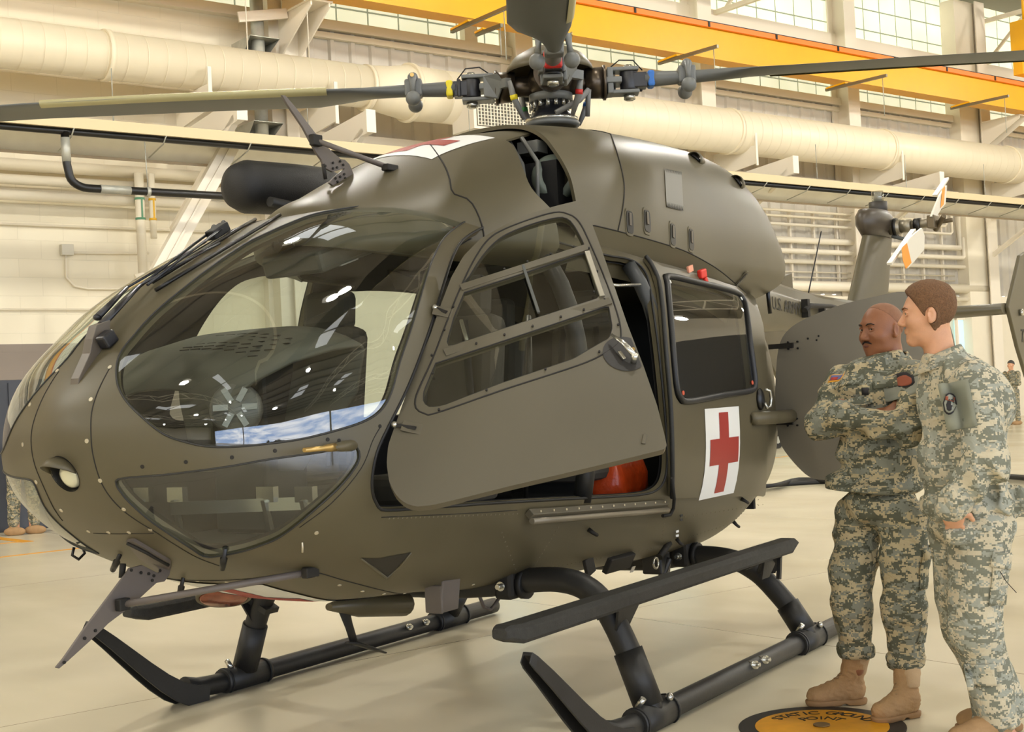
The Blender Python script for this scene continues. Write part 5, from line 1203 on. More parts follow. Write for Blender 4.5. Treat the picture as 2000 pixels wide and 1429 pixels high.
for az, bc in zip(AZ, BANDS):
    A = math.radians(az); R = Matrix.Translation(HUB) @ Matrix.Rotation(A, 4, 'Z')
    W = lambda x, y, z: tuple(R @ Vector((x, y, z)))
    bm_ = mat('band_%d' % (az+360), bc, .5)
    def X(mb, name, m, par, **k):
        mb.v = [W(*p) for p in mb.v]; return mb.build(name, m, par, **k)
    arm = X(MB().cyl((.05, 0, .0), (.3, 0, 0), .062, 24, .055).cyl((.2, 0, 0), (.3, 0, 0), .085, 28, .09).cyl((.3, 0, 0), (.315, 0, 0), .1, 28), 'hub_arm', BRNZ, hub)
    X(MB().box((.36, 0, .0), (.09, .15, .035)).box((.42, 0, .065), (.17, .11, .022)).box((.42, 0, -.065), (.17, .11, .022)).box((.34, 0, 0), (.035, .13, .15)).prism([(.3, .13, .05), (.38, .06, .06), (.38, .06, -.06), (.3, .06, -.08), (.26, .12, 0)], (0, .02, 0)), 'blade_fork', HUBG, hub, bevel=.006)
    X(MB().cyl((.45, 0, -.11), (.45, 0, .095), .022, 12).cyl((.45, 0, -.105), (.45, 0, -.075), .033, 8).cyl((.45, 0, .075), (.45, 0, .085), .033, 8), 'fork_bolt', STL, hub)
    X(MB().cyl((.45, 0, -.052), (.45, 0, .052), .052, 24).box((.5, 0, 0), (.1, .09, .085)).cyl((.52, .05, -.05), (.52, .05, .05), .012, 8), 'blade_attachment', BLKP, hub, bevel=.008)
    X(MB().tube([(.34, .0, .08), (.4, 0, .125), (.48, 0, .12), (.53, 0, .06)], .004, 6), 'bonding_wire', RUB, hub)
    # pitch horn, link with coloured band
    X(MB().bar((.3, .06, .0), (.24, .17, -.01), .035, .05), 'pitch_horn', HUBG, hub)
    l = X(MB().tube([(.235, .165, .0), (.21, .15, -.1), (.16, .11, -.21)], [.014, .02, .012], 10), 'pitch_link', LK, hub)
    X(MB().cyl((.2085, .149, -.105), (.214, .1525, -.078), .0215, 12), 'link_band', bm_, l)
    # the blade: lofted sections x, chord front/back, thickness, pitch, droop
    secs = [(.54, .05, -.05, .09, 0), (.62, .045, -.045, .085, 0), (.74, .04, -.04, .075, 0), (.86, .042, -.045, .07, 0), (1.0, .055, -.09, .062, .02), (1.15, .075, -.19, .052, .06), (1.35, .08, -.24, .045, .1), (2.0, .08, -.24, .042, .09), (3.0, .08, -.24, .038, .06), (4.2, .08, -.24, .034, .03), (5.2, .08, -.23, .028, .0), (5.45, .04, -.2, .02, 0)]
    G = []; n = 20
    for x, f, b, th, p in secs:
        dz = -.012*max(0, x-2)**1.8+.012*x; c_, ch = (f+b)/2, (f-b)/2; row = []
        for k in range(n):
            a = 2*PI*k/n; y = c_+ch*math.cos(a); e = (1+math.cos(a))/2; z = th/2*math.sin(a)*(e**.55*.85+.15 if x > 1.1 else 1)
            row.append(W(x, y*math.cos(p)-z*math.sin(p), z*math.cos(p)+(y-.0)*math.sin(p)*1+dz))
        G.append(row)
    mb = MB().grid(G, close=True); mb.f += [tuple(range(n))[::-1], tuple((len(secs)-1)*n+j for j in range(n))]; mb.sm += [False]*2
    bl = mb.build('rotor_blade', GREY, HEL)
    X(MB().box((.575, 0, .005), (.04, .098, .092)), 'blade_band', bm_, bl, bevel=.012)
    # leading edge strip
    G = []
    for x in np.linspace(1.27, 2.9, 12):
        dz = -.012*max(0, x-2)**1.8+.012*x; p = .095
        G.append([W(x, y*math.cos(p), z+y*math.sin(p)+dz) for y, z in ((.045, .0225), (.07, .016), (.083, 0), (.07, -.016), (.045, -.0225))])
    X2 = MB().grid(G); X2.build('leading_edge_strip', mat('strip_tan_%d' % (az+360), (176, 168, 124), .4), bl)
    # pendulum absorbers: clamp and two swinging weights
    pc = X(MB().box((.78, 0, .02), (.1, .1, .1)).cyl((.78, -.06, .075), (.78, .06, .075), .03, 14), 'pendulum_clamp', HUBG, bl, bevel=.012)
    for sy in (1, -1):
        X(MB().tube([(.78, sy*.075, .08), (.78, sy*.08, .02), (.78, sy*.085, -.02)], [.022, .014, .018], 10).ball((.78, sy*.09, -.055), .043, 18), 'pendulum_weight', HUBG, pc)
    X(MB().cyl((.78, .09, .078), (.78, .1, .078), .012, 10), 'pendulum_bolt', GOLD, pc)
X_ = MB().tube([HUB+Vector((.12, .1, -.19)), HUB+Vector((.02, .2, -.12)), HUB+Vector((-.02, .24, -.06))], .016, 8).tube([HUB+Vector((-.02, .24, -.06)), HUB+Vector((-.06, .2, -.2))], .014, 8); X_.build('scissor_link', LK, mast)
# ---------------------------------------------------------------- cockpit and cabin
INT1 = mat('panel_grey', (92, 90, 82), .6); INT2 = mat('interior_black', (26, 26, 26), .6); SEAT = mat('seat_fabric', (70, 66, 58), .85)
MB().box((-.85, 0, .83), (3.0, 1.36, .04)).box((.95, 0, .9), (.6, 1.1, .04)).build('cabin_floor', mat('cabin_floor_grey', (52, 50, 46), .6), HEL)
G = []
for x, z, w in ((1.58, 1.55, .30), (1.5, 1.66, .44), (1.35, 1.73, .5), (1.15, 1.775, .53), (.98, 1.79, .53), (.96, 1.77, .53), (.98, 1.6, .5), (1.1, 1.2, .3)):
    G.append([(x, y-.02, z-.10*(abs(y)/w)**3 if z > 1.5 else z) for y in np.linspace(-w, w, 15)])
gs = MB().grid(G).build('instrument_hood', INT1, HEL, solid=.015)
q = MB()
for i in range(6):
    for j in range(7):
        x = 1.46-.045*i; y = .02+.06*j-.03*(i % 2); z = 1.69+.012*i; q.box((x, y, z+.004-.1*(abs(y)/.5)**3), (.008, .045, .004))
q.build('hood_slots', BLK, gs)
MB().lathe([(.001, .03), (.03, .03), (.045, .02), (.085, .02), (.095, 0), (.1, -.04)], (1.52, .34, 1.46), (.75, .66, .1), 24).build('hood_fan', mat('fan_grey', (112, 110, 106), .4, .3), gs)
q = MB()
for k in range(6):
    a = k*PI/3; c = Vector((1.52, .34, 1.46))+Vector((.75, .66, .1)).normalized()*.03; u = Vector((-.66, .75, 0)).normalized(); w_ = Vector((.75, .66, .1)).normalized().cross(u); q.bar(c+(u*math.cos(a)+w_*math.sin(a))*.025, c+(u*math.cos(a)+w_*math.sin(a))*.08, .022, .012, up=(.75, .66, .1))
each(q, 'fan_spoke', mat('spoke_grey', (150, 148, 142), .35, .4), gs)
MB().box((1.05, 0, 1.3), (.25, .3, .7)).box((.6, 0, .98), (.7, .22, .28)).build('centre_console', INT2, HEL, bevel=.02)
q = MB()
for y in (.25, .45, -.25, -.45): q.bar((1.25, y, .9), (1.3, y, 1.1), .02).box((1.28, y, 1.12), (.03, .09, .06))
q.bar((1.45, -.1, 1.08), (1.1, .6, 1.08), .03, .05); each(q, 'rudder_pedal', STL, HEL)
def seat(x, y, z=.85):
    s = MB().box((x, y, z+.22), (.48, .46, .14)).build('crew_seat', SEAT, HEL, bevel=.04)
    MB().box((x-.27, y, z+.62), (.14, .44, .72), Matrix.Rotation(-.15, 3, 'Y')).build('seat_back', SEAT, s, bevel=.05)
    MB().box((x-.34, y, z+1.06), (.11, .28, .2), Matrix.Rotation(-.1, 3, 'Y')).build('head_rest', SEAT, s, bevel=.04)
    MB().box((x-.02, y, z+.08), (.4, .3, .16)).build('seat_base', INT2, s)
    MB().tube([(x-.2, y+.1, z+.95), (x-.18, y+.13, z+.6), (x-.05, y+.2, z+.32)], .02, 6, flat=(.2, (1, 0, 0))).tube([(x-.2, y-.1, z+.95), (x-.18, y-.13, z+.6), (x-.05, y-.2, z+.32)], .02, 6, flat=(.2, (1, 0, 0))).build('seat_harness', INT2, s)
    MB().tube([(x+.42, y, z+.02), (x+.38, y, z+.35), (x+.33, y, z+.42)], .014, 8).ball((x+.33, y, z+.45), .03, 10).build('cyclic_stick', BLK, s)
seat(.45, .4); seat(.45, -.4); seat(-.9, -.35); seat(-.9, .3)
MB().box((-.28, .0, 2.25), (1.6, .5, .06)).box((.55, 0, 2.14), (.55, .34, .1), Matrix.Rotation(.3, 3, 'Y')).build('overhead_panel', INT1, HEL, bevel=.02)
ho_ = BODY.pos(655, 525)[0]
MB().box((.62, .12, 2.07), (.12, .1, .006), Matrix.Rotation(.3, 3, 'Y')).build('exit_placard', mat('placard_pale', (190, 186, 180), .5), HEL)
# pillar between cockpit and cabin, rear wall, hat-shaped door jamb
jam = [(-.18, z) for z in np.linspace(.95, 2.1, 10)]
MB().tube([tuple(BODY.P(*side(x, z), -.03)) for x, z in jam], .045, 8).build('door_pillar', mat('pillar_black', (30, 30, 30), .5), HEL)
jam = [(-1.02, z) for z in np.linspace(.95, 2.12, 12)]
MB().tube([tuple(BODY.P(*side(x, z), -.035)) for x, z in jam], .04, 8).build('rear_door_pillar', mat('pillar_grey', (66, 68, 68), .45), HEL)
MB().box((-2.45, 0, 1.35), (.03, 1.35, 1.3)).build('rear_bulkhead', LINE, HEL)
MB().tube([BODY.P(*BODY.hit(1205, 537), -.08), BODY.P(*BODY.hit(1225, 545), -.06), BODY.P(*BODY.hit(1256, 552), -.02)], .009, 8).build('door_stay', STL, HEL)
# orange bag and chain on the cabin floor
bg_ = pt(1195, 930, 1, .45)
t = thing('cargo_bag', 'shiny orange-red bag on the cabin floor, seen below the open pilot door', 'bag', loc=tuple(bg_[:2])+(.853,))
mb = MB(); G = []
for i, (h, w) in enumerate(((0, .6), (.02, .9), (.08, 1.0), (.16, .98), (.24, .85), (.28, .5), (.285, .1))):
    G.append([(.2*w*math.copysign(abs(math.cos(a))**.6, math.cos(a))*(1+.06*math.sin(5*a+i)), .15*w*math.copysign(abs(math.sin(a))**.6, math.sin(a))*(1+.06*math.cos(4*a+i)), h+.01*math.sin(3*a)) for a in np.linspace(0, 2*PI, 28, endpoint=False)])
mb.grid(G, close=True).build('bag_body', mat('bag_orange', (196, 70, 26), .3, var=.15, vscale=20, bump=.5, bscale=25), t)
MB().box((0, .0, .3), (.2, .05, .04)).build('bag_top', mat('bag_top_orange', (180, 60, 24), .35), t, bevel=.01)
# the same type of helicopter parked on the apron outside, which the windshield mirrors
H2_ = copy_tree(HEL); H2_.matrix_world = HM @ Matrix.Translation((-14, 72, 0)) @ Matrix.Rotation(math.radians(200), 4, 'Z')
H2_['label'] = 'second helicopter parked outside on the apron, mirrored in the windshield'
# ================================================================= PEOPLE (implicit surfaces meshed with surface nets)
def vlen(v): return np.sqrt((v*v).sum(-1))
def cone(a, b, ra, rb):
    a, b = np.array(a, float), np.array(b, float); ba = b-a; L2 = ba @ ba
    def f(p):
        h = np.clip(((p-a) @ ba)/L2, 0, 1); return vlen(p-a-h[..., None]*ba)-(ra+(rb-ra)*h)
    f.box = (np.minimum(a-ra, b-rb), np.maximum(a+ra, b+rb)); return f
def ell(c, r, R=None):
    c, r = np.array(c, float), np.array(r, float)
    def f(p):
        q = p-c
        if R is not None: q = q @ R
        k0 = vlen(q/r); k1 = vlen(q/(r*r)); return k0*(k0-1)/np.maximum(k1, 1e-9)
    m = r.max(); f.box = (c-m, c+m); return f
def smin(a, b, k): h = np.clip(.5+.5*(b-a)/k, 0, 1); return b+(a-b)*h-k*h*(1-h)
def union(fs, k):
    def f(p):
        d = None
        for g in fs:
            g, kk = g if isinstance(g, tuple) else (g, k); v = g(p); d = v if d is None else smin(d, v, kk)
        return d
    bs = [(g[0] if isinstance(g, tuple) else g).box for g in fs]
    f.box = (np.min([b[0] for b in bs], 0), np.max([b[1] for b in bs], 0)); return f
def cut(f1, f2, k):
    def f(p): return -smin(-f1(p), f2(p), k)
    f.box = f1.box; return f
def both(f1, f2, k=.004):
    def f(p): return -smin(-f1(p), -f2(p), k)
    f.box = f1.box; return f
def half(n, d):
    n = np.array(n, float); n /= np.linalg.norm(n)
    def f(p): return p @ n-d
    f.box = (np.full(3, -9.), np.full(3, 9.)); return f
def posed(f0, R, T):               # f0 lives in a local frame: world = R p + T
    R, T = np.array(R), np.array(T)
    def f(p): return f0((p-T) @ R)
    c = np.array([[x, y, z] for x in (f0.box[0][0], f0.box[1][0]) for y in (f0.box[0][1], f0.box[1][1]) for z in (f0.box[0][2], f0.box[1][2])]) @ R.T+T
    f.box = (c.min(0), c.max(0)); return f
def offs(f0, o):
    def f(p): return f0(p)-o
    f.box = (f0.box[0]-o, f0.box[1]+o); return f
def wrinkled(f0, A, K=22, seed=0, where=None):
    rs = np.random.RandomState(seed); ks = [rs.normal(size=3)*K*s for s in (1, 1, 1.7, 2.6)]; ph = rs.rand(4)*6
    def f(p):
        d = f0(p); w = p @ ks[0]+ph[0]; n = np.sin(w+1.6*np.sin(p @ ks[1]*.6+ph[1]))
        n = (1-np.abs(n))*1.4-.7+.5*np.sin(p @ ks[2]+1.5*np.sin(p @ ks[1]*.9)+ph[2])+.25*np.sin(p @ ks[3]+ph[3])
        a = A if where is None else A*where(p); return d-a*n
    f.box = (f0.box[0]-2*A, f0.box[1]+2*A); return f
def surface_net(f, h, pad=.02):
    lo, hi = f.box[0]-pad-h, f.box[1]+pad+h; B = 8
    n = (np.ceil((hi-lo)/(h*B)).astype(int))*B
    cg = [lo[k]+h*B*(np.arange(n[k]//B)+.5) for k in range(3)]
    CC = np.stack(np.meshgrid(*cg, indexing='ij'), -1).reshape(-1, 3); dc = np.concatenate([f(c) for c in np.array_split(CC, max(1, len(CC)//60000))])
    near = np.abs(dc) < h*B*1.25; D = np.repeat(np.repeat(np.repeat(np.sign(dc).reshape(n//B), B, 0), B, 1), B, 2).astype(np.float32)
    loc = np.stack(np.meshgrid(*[np.arange(B)]*3, indexing='ij'), -1).reshape(-1, 3)
    ib = np.array(np.unravel_index(np.where(near)[0], n//B)).T*B
    idx = (ib[:, None]+loc[None]).reshape(-1, 3)
    for part in np.array_split(idx, max(1, len(idx)//150000)):
        D[part[:, 0], part[:, 1], part[:, 2]] = f(lo+part*h)
    S = D < 0; nx, ny, nz = D.shape
    c8 = [(i, j, k) for i in (0, 1) for j in (0, 1) for k in (0, 1)]
    cnt = sum(S[i:nx-1+i, j:ny-1+j, k:nz-1+k].astype(np.int8) for i, j, k in c8)
    cells = np.argwhere((cnt > 0) & (cnt < 8)); vid = -np.ones((nx-1, ny-1, nz-1), np.int32); vid[tuple(cells.T)] = np.arange(len(cells))
    acc = np.zeros((len(cells), 3)); num = np.zeros(len(cells)); val = [D[tuple((cells+np.array(c)).T)] for c in c8]
    for a in range(8):
        for b in range(a+1, 8):
            if sum(x != y for x, y in zip(c8[a], c8[b])) != 1: continue
            va, vb = val[a], val[b]; m = (va < 0) != (vb < 0); t = va/np.where(m, va-vb, 1); pnt = np.array(c8[a])+t[:, None]*(np.array(c8[b])-np.array(c8[a])); acc[m] += pnt[m]; num[m] += 1
    V = lo+h*(cells+acc/num[:, None]); F = []
    for ax in range(3):
        sl0 = [slice(1, -1)]*3; sl0[ax] = slice(0, -1); sl1 = [slice(1, -1)]*3; sl1[ax] = slice(1, None)
        a, b = S[tuple(sl0)], S[tuple(sl1)]; e = np.argwhere(a != b); off = np.ones(3, int); off[ax] = 0; e = e+off; ins = S[tuple(e.T)]
        u, v = [(1, 2), (2, 0), (0, 1)][ax]; q = []
        for du, dv in ((0, 0), (1, 0), (1, 1), (0, 1)):
            c = e.copy(); c[:, u] -= du; c[:, v] -= dv; c = np.minimum(c, np.array(vid.shape)-1); q.append(vid[tuple(c.T)])
        q = np.stack(q, 1); q[~ins] = q[~ins][:, ::-1]; F.append(q[(q >= 0).all(1)])
    return V, np.concatenate(F)
def net_obj(name, f, h, m, parent=None, mw=None, pad=.02, smooth=0):
    V, F = surface_net(f, h, pad); me = bpy.data.meshes.new(name); me.from_pydata(V.tolist(), [], F.tolist()); me.update(); me.materials.append(m)
    for p in me.polygons: p.use_smooth = True
    o = bpy.data.objects.new(name, me); COL.objects.link(o)
    if parent is not None: o.parent = parent
    if mw is not None: o.matrix_world = mw
    if smooth: md = o.modifiers.new('smooth', 'SMOOTH'); md.iterations = smooth; md.factor = .5
    return o
RH = np.array([CR[0], CR[1], 0]); RH /= np.linalg.norm(RH); AH = np.array([-RH[1], RH[0], 0])
if AH @ CF < 0: AH = -AH
class Stage:            # a person's own frame: r = right as the photo sees it, a = away from the camera, z up; origin on the floor
    def __init__(s, px, py): s.O = pt(px, py, 2, 0); s.M = Matrix((( RH[0], AH[0], 0, s.O[0]), (RH[1], AH[1], 0, s.O[1]), (0, 0, 1, 0), (0, 0, 0, 1)))
    def p(s, px, py, a=0.):
        o, d = ray(px, py); k = (a-(o-s.O) @ AH)/(d @ AH); P = o+k*d-s.O; return np.array([P @ RH, P @ AH, P[2]])
def camo(name, c1, c2, c3, cell=.0058, sc=13.5):
    m, n, L, b, t = node_mat(name, .85, .2)
    sn = n.new('ShaderNodeVectorMath'); sn.operation = 'SNAP'; sn.inputs[1].default_value = (cell*1.3, cell*1.3, cell); L.new(t.outputs['Object'], sn.inputs[0])
    out = None
    rs = []
    for k, (s, dt) in enumerate(((sc, 3.0), (sc*.85, 4.0))):
        mp_ = n.new('ShaderNodeMapping'); mp_.inputs['Location'].default_value = (3.1*k, 1.7*k, 5.3*k); mp_.inputs['Scale'].default_value = (1, 1, 1.9); L.new(sn.outputs[0], mp_.inputs[0])
        z = n.new('ShaderNodeTexNoise'); z.inputs['Scale'].default_value = s; z.inputs['Detail'].default_value = dt; z.inputs['Roughness'].default_value = .8; L.new(mp_.outputs[0], z.inputs['Vector'])
        r = n.new('ShaderNodeMath'); r.operation = 'GREATER_THAN'; r.inputs[1].default_value = .5 if k == 0 else .535; L.new(z.outputs['Fac'], r.inputs[0]); rs.append(r.outputs[0])
    a = mixc(n, L, rs[0], lin(c1), lin(c2)); a = mixc(n, L, rs[1], a, lin(c3)); L.new(a, b.inputs['Base Color'])
    z = n.new('ShaderNodeTexNoise'); z.inputs['Scale'].default_value = 26; z.inputs['Detail'].default_value = 4; L.new(t.outputs['Object'], z.inputs['Vector'])
    z.inputs['Distortion'].default_value = 1.2; z.inputs['Scale'].default_value = 11
    bp = n.new('ShaderNodeBump'); bp.inputs['Strength'].default_value = .75; bp.inputs['Distance'].default_value = .03; L.new(z.outputs['Fac'], bp.inputs['Height']); L.new(bp.outputs[0], b.inputs['Normal'])
    return m
def skin(name, rgb, rough=.45, var=.08):
    m = mat(name, rgb, rough, var=var, vscale=18, bump=.08, bscale=220); b = m.node_tree.nodes['Principled BSDF']; b.inputs['Subsurface Weight'].default_value = .08; b.inputs['Subsurface Radius'].default_value = (.02, .008, .004); b.inputs['Subsurface Scale'].default_value = .3; return m
CAM1 = camo('camouflage_cloth', (182, 168, 136), (92, 94, 80), (130, 132, 120)); CAM2 = camo('faded_camouflage_cloth', (202, 192, 166), (124, 126, 112), (160, 162, 150))
BOOT = mat('boot_suede', (168, 134, 94), .8, var=.1, vscale=20, bump=.3, bscale=120); BOOTN = mat('boot_nylon', (186, 158, 122), .8, bump=.3, bscale=200); SOLE = mat('boot_sole', (150, 116, 78), .7, bump=.2, bscale=60); LACE = mat('boot_lace', (150, 124, 90), .8)
EYE = mat('eye_white', (225, 215, 200), .25); IRIS = mat('eye_dark', (36, 24, 18), .15)
def rotz(a): c, s = math.cos(a), math.sin(a); return np.array([[c, -s, 0], [s, c, 0], [0, 0, 1]])
def roty(a): c, s = math.cos(a), math.sin(a); return np.array([[c, 0, s], [0, 1, 0], [-s, 0, c]])
def head_sdf(fat=0.):           # local: x out of the face, y to its left, z up, origin mid-head; a 24 cm tall head
    f = union([ell((-.012, 0, .035), (.098, .076, .088)), ell((.02, 0, -.02), (.066+fat*.3, .063+fat, .088)), (ell((.035, 0, -.072), (.045+fat*.4, .046+fat*1.2, .04)), .03)], .035)
    f = union([f, (cone((.068, 0, -.098), (.066, 0, -.1), .02, .02), .025), (cone((.078, .03, .032), (.078, -.03, .032), .011, .011), .018)] +
              [(ell((.058, s*.043, -.025), (.026, .024, .022)), .025) for s in (1, -1)], .02)
    f = cut(f, union([ell((.093, s*.033, .012), (.016, .019, .013)) for s in (1, -1)], .001), .012)
    f = union([f] + [(ell((.0735, s*.032, .0125), (.0135, .0165, .0125)), .003) for s in (1, -1)] +
              [(cone((.084, 0, .018), (.107, 0, -.024), .007, .0125), .012), (ell((.096, .0125, -.03), (.013, .009, .009)), .006), (ell((.096, -.0125, -.03), (.013, .009, .009)), .006),
               (ell((.084, 0, -.052), (.012, .024, .006)), .006), (ell((.083, 0, -.063), (.012, .021, .0065)), .006)], .01)
    f = cut(f, cone((.101, .022, -.0575), (.101, -.022, -.0575), .0035, .0035), .003)
    for s in (1, -1):
        R = rotz(s*.35)
        ear = union([ell((-.012, s*(.08+fat*.3), -.002), (.02, .007, .032), R), ell((-.004, s*(.079+fat*.3), -.024), (.01, .007, .012), R)], .006)
        ear = cut(ear, ell((-.006, s*(.088+fat*.3), .002), (.0105, .006, .02), R), .005); f = union([f, (ear, .008)], .01)
    return f
def hand_sdf(curl=.9, thumb=.6):          # local: fingers run along +x, palm faces -z, thumb on +y; 18 cm long
    parts = [ell((.045, 0, 0), (.05, .04, .014)), ell((.03, .018, -.004), (.03, .02, .014)), cone((-.03, 0, 0), (.02, 0, 0), .026, .024)]
    for k, (y, L) in enumerate(((.028, .072), (.01, .08), (-.009, .075), (-.027, .06))):
        a = np.array([.085, y, 0]); ang = 0
        for q, (fr, rr) in enumerate(((.45, .0095), (.32, .0088), (.23, .008))):
            ang += curl*(.55 if q == 0 else .75); b = a+L*fr*np.array([math.cos(ang), (y*.6)*.2, -math.sin(ang)]); parts.append((cone(a, b, rr, rr*.93), .004)); a = b
    a = np.array([.012, .03, -.004]); b = a+np.array([.03, .028, -.008]); c = b+.03*np.array([math.cos(thumb), .35, -.25]); parts += [(cone(a, b, .014, .011), .012), (cone(b, c, .0108, .009), .006)]
    return union(parts, .01)
def boot(st, heel, toe, lean, parent, side_n, seed=0, shaft=None, h=.0055):
    """heel, toe: points on the floor (r, a); shaft: top point of the boot shaft"""
    heel, toe = np.array([*heel, 0.]), np.array([*toe, 0.]); u = toe-heel; L = np.linalg.norm(u); u /= L; v = np.array([-u[1], u[0], 0]); R = np.stack([u, v, [0, 0, 1]], 1)
    sh = (np.array(shaft)-heel) @ R; k = L/.30
    foot = union([ell((.06*k, 0, .065), (.062*k, .042, .05)), ell((.14*k, .0, .055), (.09*k, .046, .045)), ell((.235*k, .0, .045), (.068*k, .05, .042)), cone((.075*k, 0, .09), (sh[0], sh[1], sh[2]), .05, .056), cone((.1*k, 0, .09), (.17*k, 0, .065), .045, .038)], .03)
    foot = both(foot, half((0, 0, -1), -.022), .003)
    up = wrinkled(foot, .0022, 60, seed); o = net_obj('boot', posed(up, R, heel), h, BOOT, parent)
    sole = both(union([ell((.05*k, 0, .02), (.057*k, .041, .04)), ell((.13*k, 0, .02), (.09*k, .042, .04)), ell((.225*k, 0, .02), (.085*k, .053, .045))], .02), union([half((0, 0, 1), .028)], .001), .003)
    sole = both(sole, half((0, 0, -1), -.001), .002); sole = cut(sole, ell((.115*k, 0, -.0), (.02*k, .08, .012)), .004)
    net_obj('boot_sole', posed(sole, R, heel), h, SOLE, o)
    nyl = both(offs(cone((.06*k, 0, .13), (sh[0]-.01, sh[1], sh[2]), .045, .0525), .004), half((.95, 0, .3), .145*k), .004); nyl = both(nyl, half((0, 0, -1), -.13), .006)
    net_obj('nylon_panel', posed(wrinkled(nyl, .002, 50, seed+3), R, heel), h, BOOTN, o)
    q = MB(); zt = sh[2]
    for i in range(8):
        f = i/7; c = np.array([.165*k-.085*k*min(1, f*1.6)+(sh[0]-.08*k+.06)*max(0, f-.4)*.9, sh[1]*f, .1+(zt-.13)*f]); w = .02
        P = [R @ (c+np.array([-.006, -w, 0]))+heel, R @ (c+np.array([.01+.0*f, 0, .004]))+heel, R @ (c+np.array([-.006, w, .012]))+heel]; q.tube([tuple(x) for x in P], .0032, 6)
    q.build('boot_lace', LACE, o)
    return o
# ---------------------------------------------------------------- soldier with folded arms
S1 = Stage(1712, 1388)
s1p = S1.p
SK1 = skin('dark_skin', (142, 92, 62)); 
hd1 = s1p(1722, 645, .02); Rh1 = rotz(math.radians(180+24)) @ roty(.04)      # face points to the photo's left and slightly towards the camera
H1 = posed(head_sdf(.010), Rh1*1.0, hd1+np.array([0, 0, -.003]))
fw = np.array([-.86, -.5, 0]); rt = np.array([-.5, .86, 0])                       # chest direction, his right-hand side
sR = s1p(1648, 748, .13); sL = s1p(1788, 742, -.13)
eR = s1p(1606, 828, .0); eL = s1p(1775, 838, -.26)
wR = s1p(1735, 812, -.16); wL = s1p(1640, 808, -.22)
pel = s1p(1722, 985, 0); chest = s1p(1715, 790, -.01); nk = s1p(1738, 700, .03)
kA, kB = s1p(1662, 1165, .07), s1p(1765, 1180, -.08); aA, aB = s1p(1673, 1285, .09), s1p(1770, 1305, -.06); hA, hB = s1p(1680, 1010, .09), s1p(1765, 1015, -.07)
body = union([(H1, .02), (cone(nk+np.array([.0, 0, -.05]), hd1+np.array([.02, .01, -.05]), .066, .062), .02), cone(nk-[0, 0, .05], sR, .06, .05), cone(nk-[0, 0, .05], sL, .06, .05),
    ell(chest, (.13, .13, .2)), cone(chest, pel+[0, 0, .03], .11, .09), cone(sR, eR, .045, .04), cone(eR, wR, .038, .027), cone(sL, eL, .045, .04), cone(eL, wL, .038, .027),
    cone(hA, kA, .06, .045), cone(kA, aA, .042, .03), cone(hB, kB, .06, .045), cone(kB, aB, .042, .03), cone(aA, aA-[.0, 0, .05], .03, .03), cone(aB, aB-[.0, 0, .05], .03, .03),
    (posed(hand_sdf(.3), np.stack([[.3, .93, -.2], [.1, .18, .97], [.94, -.31, -.04]], 1).astype(float), wL+[.03, .04, 0]), .02),
    (posed(hand_sdf(.4), np.stack([(wR-eR)/np.linalg.norm(wR-eR), [0, -.3, .95], np.cross((wR-eR)/np.linalg.norm(wR-eR), [0, -.3, .95])], 1), wR), .02)], .03)
p1 = net_obj('person', body, .0048, SK1, mw=S1.M)
tag(p1, 'bald man in camouflage uniform and tan boots standing with arms folded', 'person')
def face_bits(H, T, par, brow, must=None, look=(0, 0), fat=0):
    W = lambda x, y, z: tuple(H @ np.array([x, y, z])+T)
    for s in (1, -1):
        e = MB().ball(W(.0745, s*.032, .0125), .0128, 16).build('eye', EYE, par)
        MB().ball(W(.0825+look[0], s*.032+look[1], .0125), .0062, 12).build('iris', IRIS, e)
        MB().tube([W(.081, s*.016, .013), W(.0865, s*.026, .0195), W(.0855, s*.038, .0195), W(.077, s*.047, .0125)], [.003, .0052, .0052, .003], 10).tube([W(.0805, s*.017, .0095), W(.085, s*.027, .004), W(.084, s*.038, .004), W(.077, s*.046, .009)], [.002, .0034, .0034, .002], 8).build('eyelid', par.data.materials[0], e)
        MB().tube([W(.094, s*.014, .030), W(.0945, s*.026, .035), W(.088, s*.039, .036), W(.078, s*.050, .030)], [.003, .0042, .0038, .002], 8, flat=(.7, (0, 0, 1))).build('eyebrow', brow, par)
    if must:
        MB().tube([W(.086, .03, -.053), W(.093, .018, -.0455), W(.098, 0, -.0425), W(.093, -.018, -.0455), W(.086, -.03, -.053)], [.0018, .0038, .003, .0038, .0018], 10).build('moustache', must, par)
BR1 = mat('brow_black', (34, 24, 18), .8); face_bits(Rh1, hd1+np.array([0, 0, -.003]), p1, BR1, mat('moustache_black', (44, 30, 24), .9), (0, .003))
LIP = mat('lip_dark', (116, 66, 52), .5)
MB().tube([tuple(Rh1 @ np.array(q)+hd1) for q in ((.083, .021, -.0625), (.0925, .01, -.0645), (.0945, 0, -.065), (.0925, -.01, -.0645), (.083, -.021, -.0625))], [.001, .0045, .005, .0045, .001], 10).build('lip', LIP, p1)
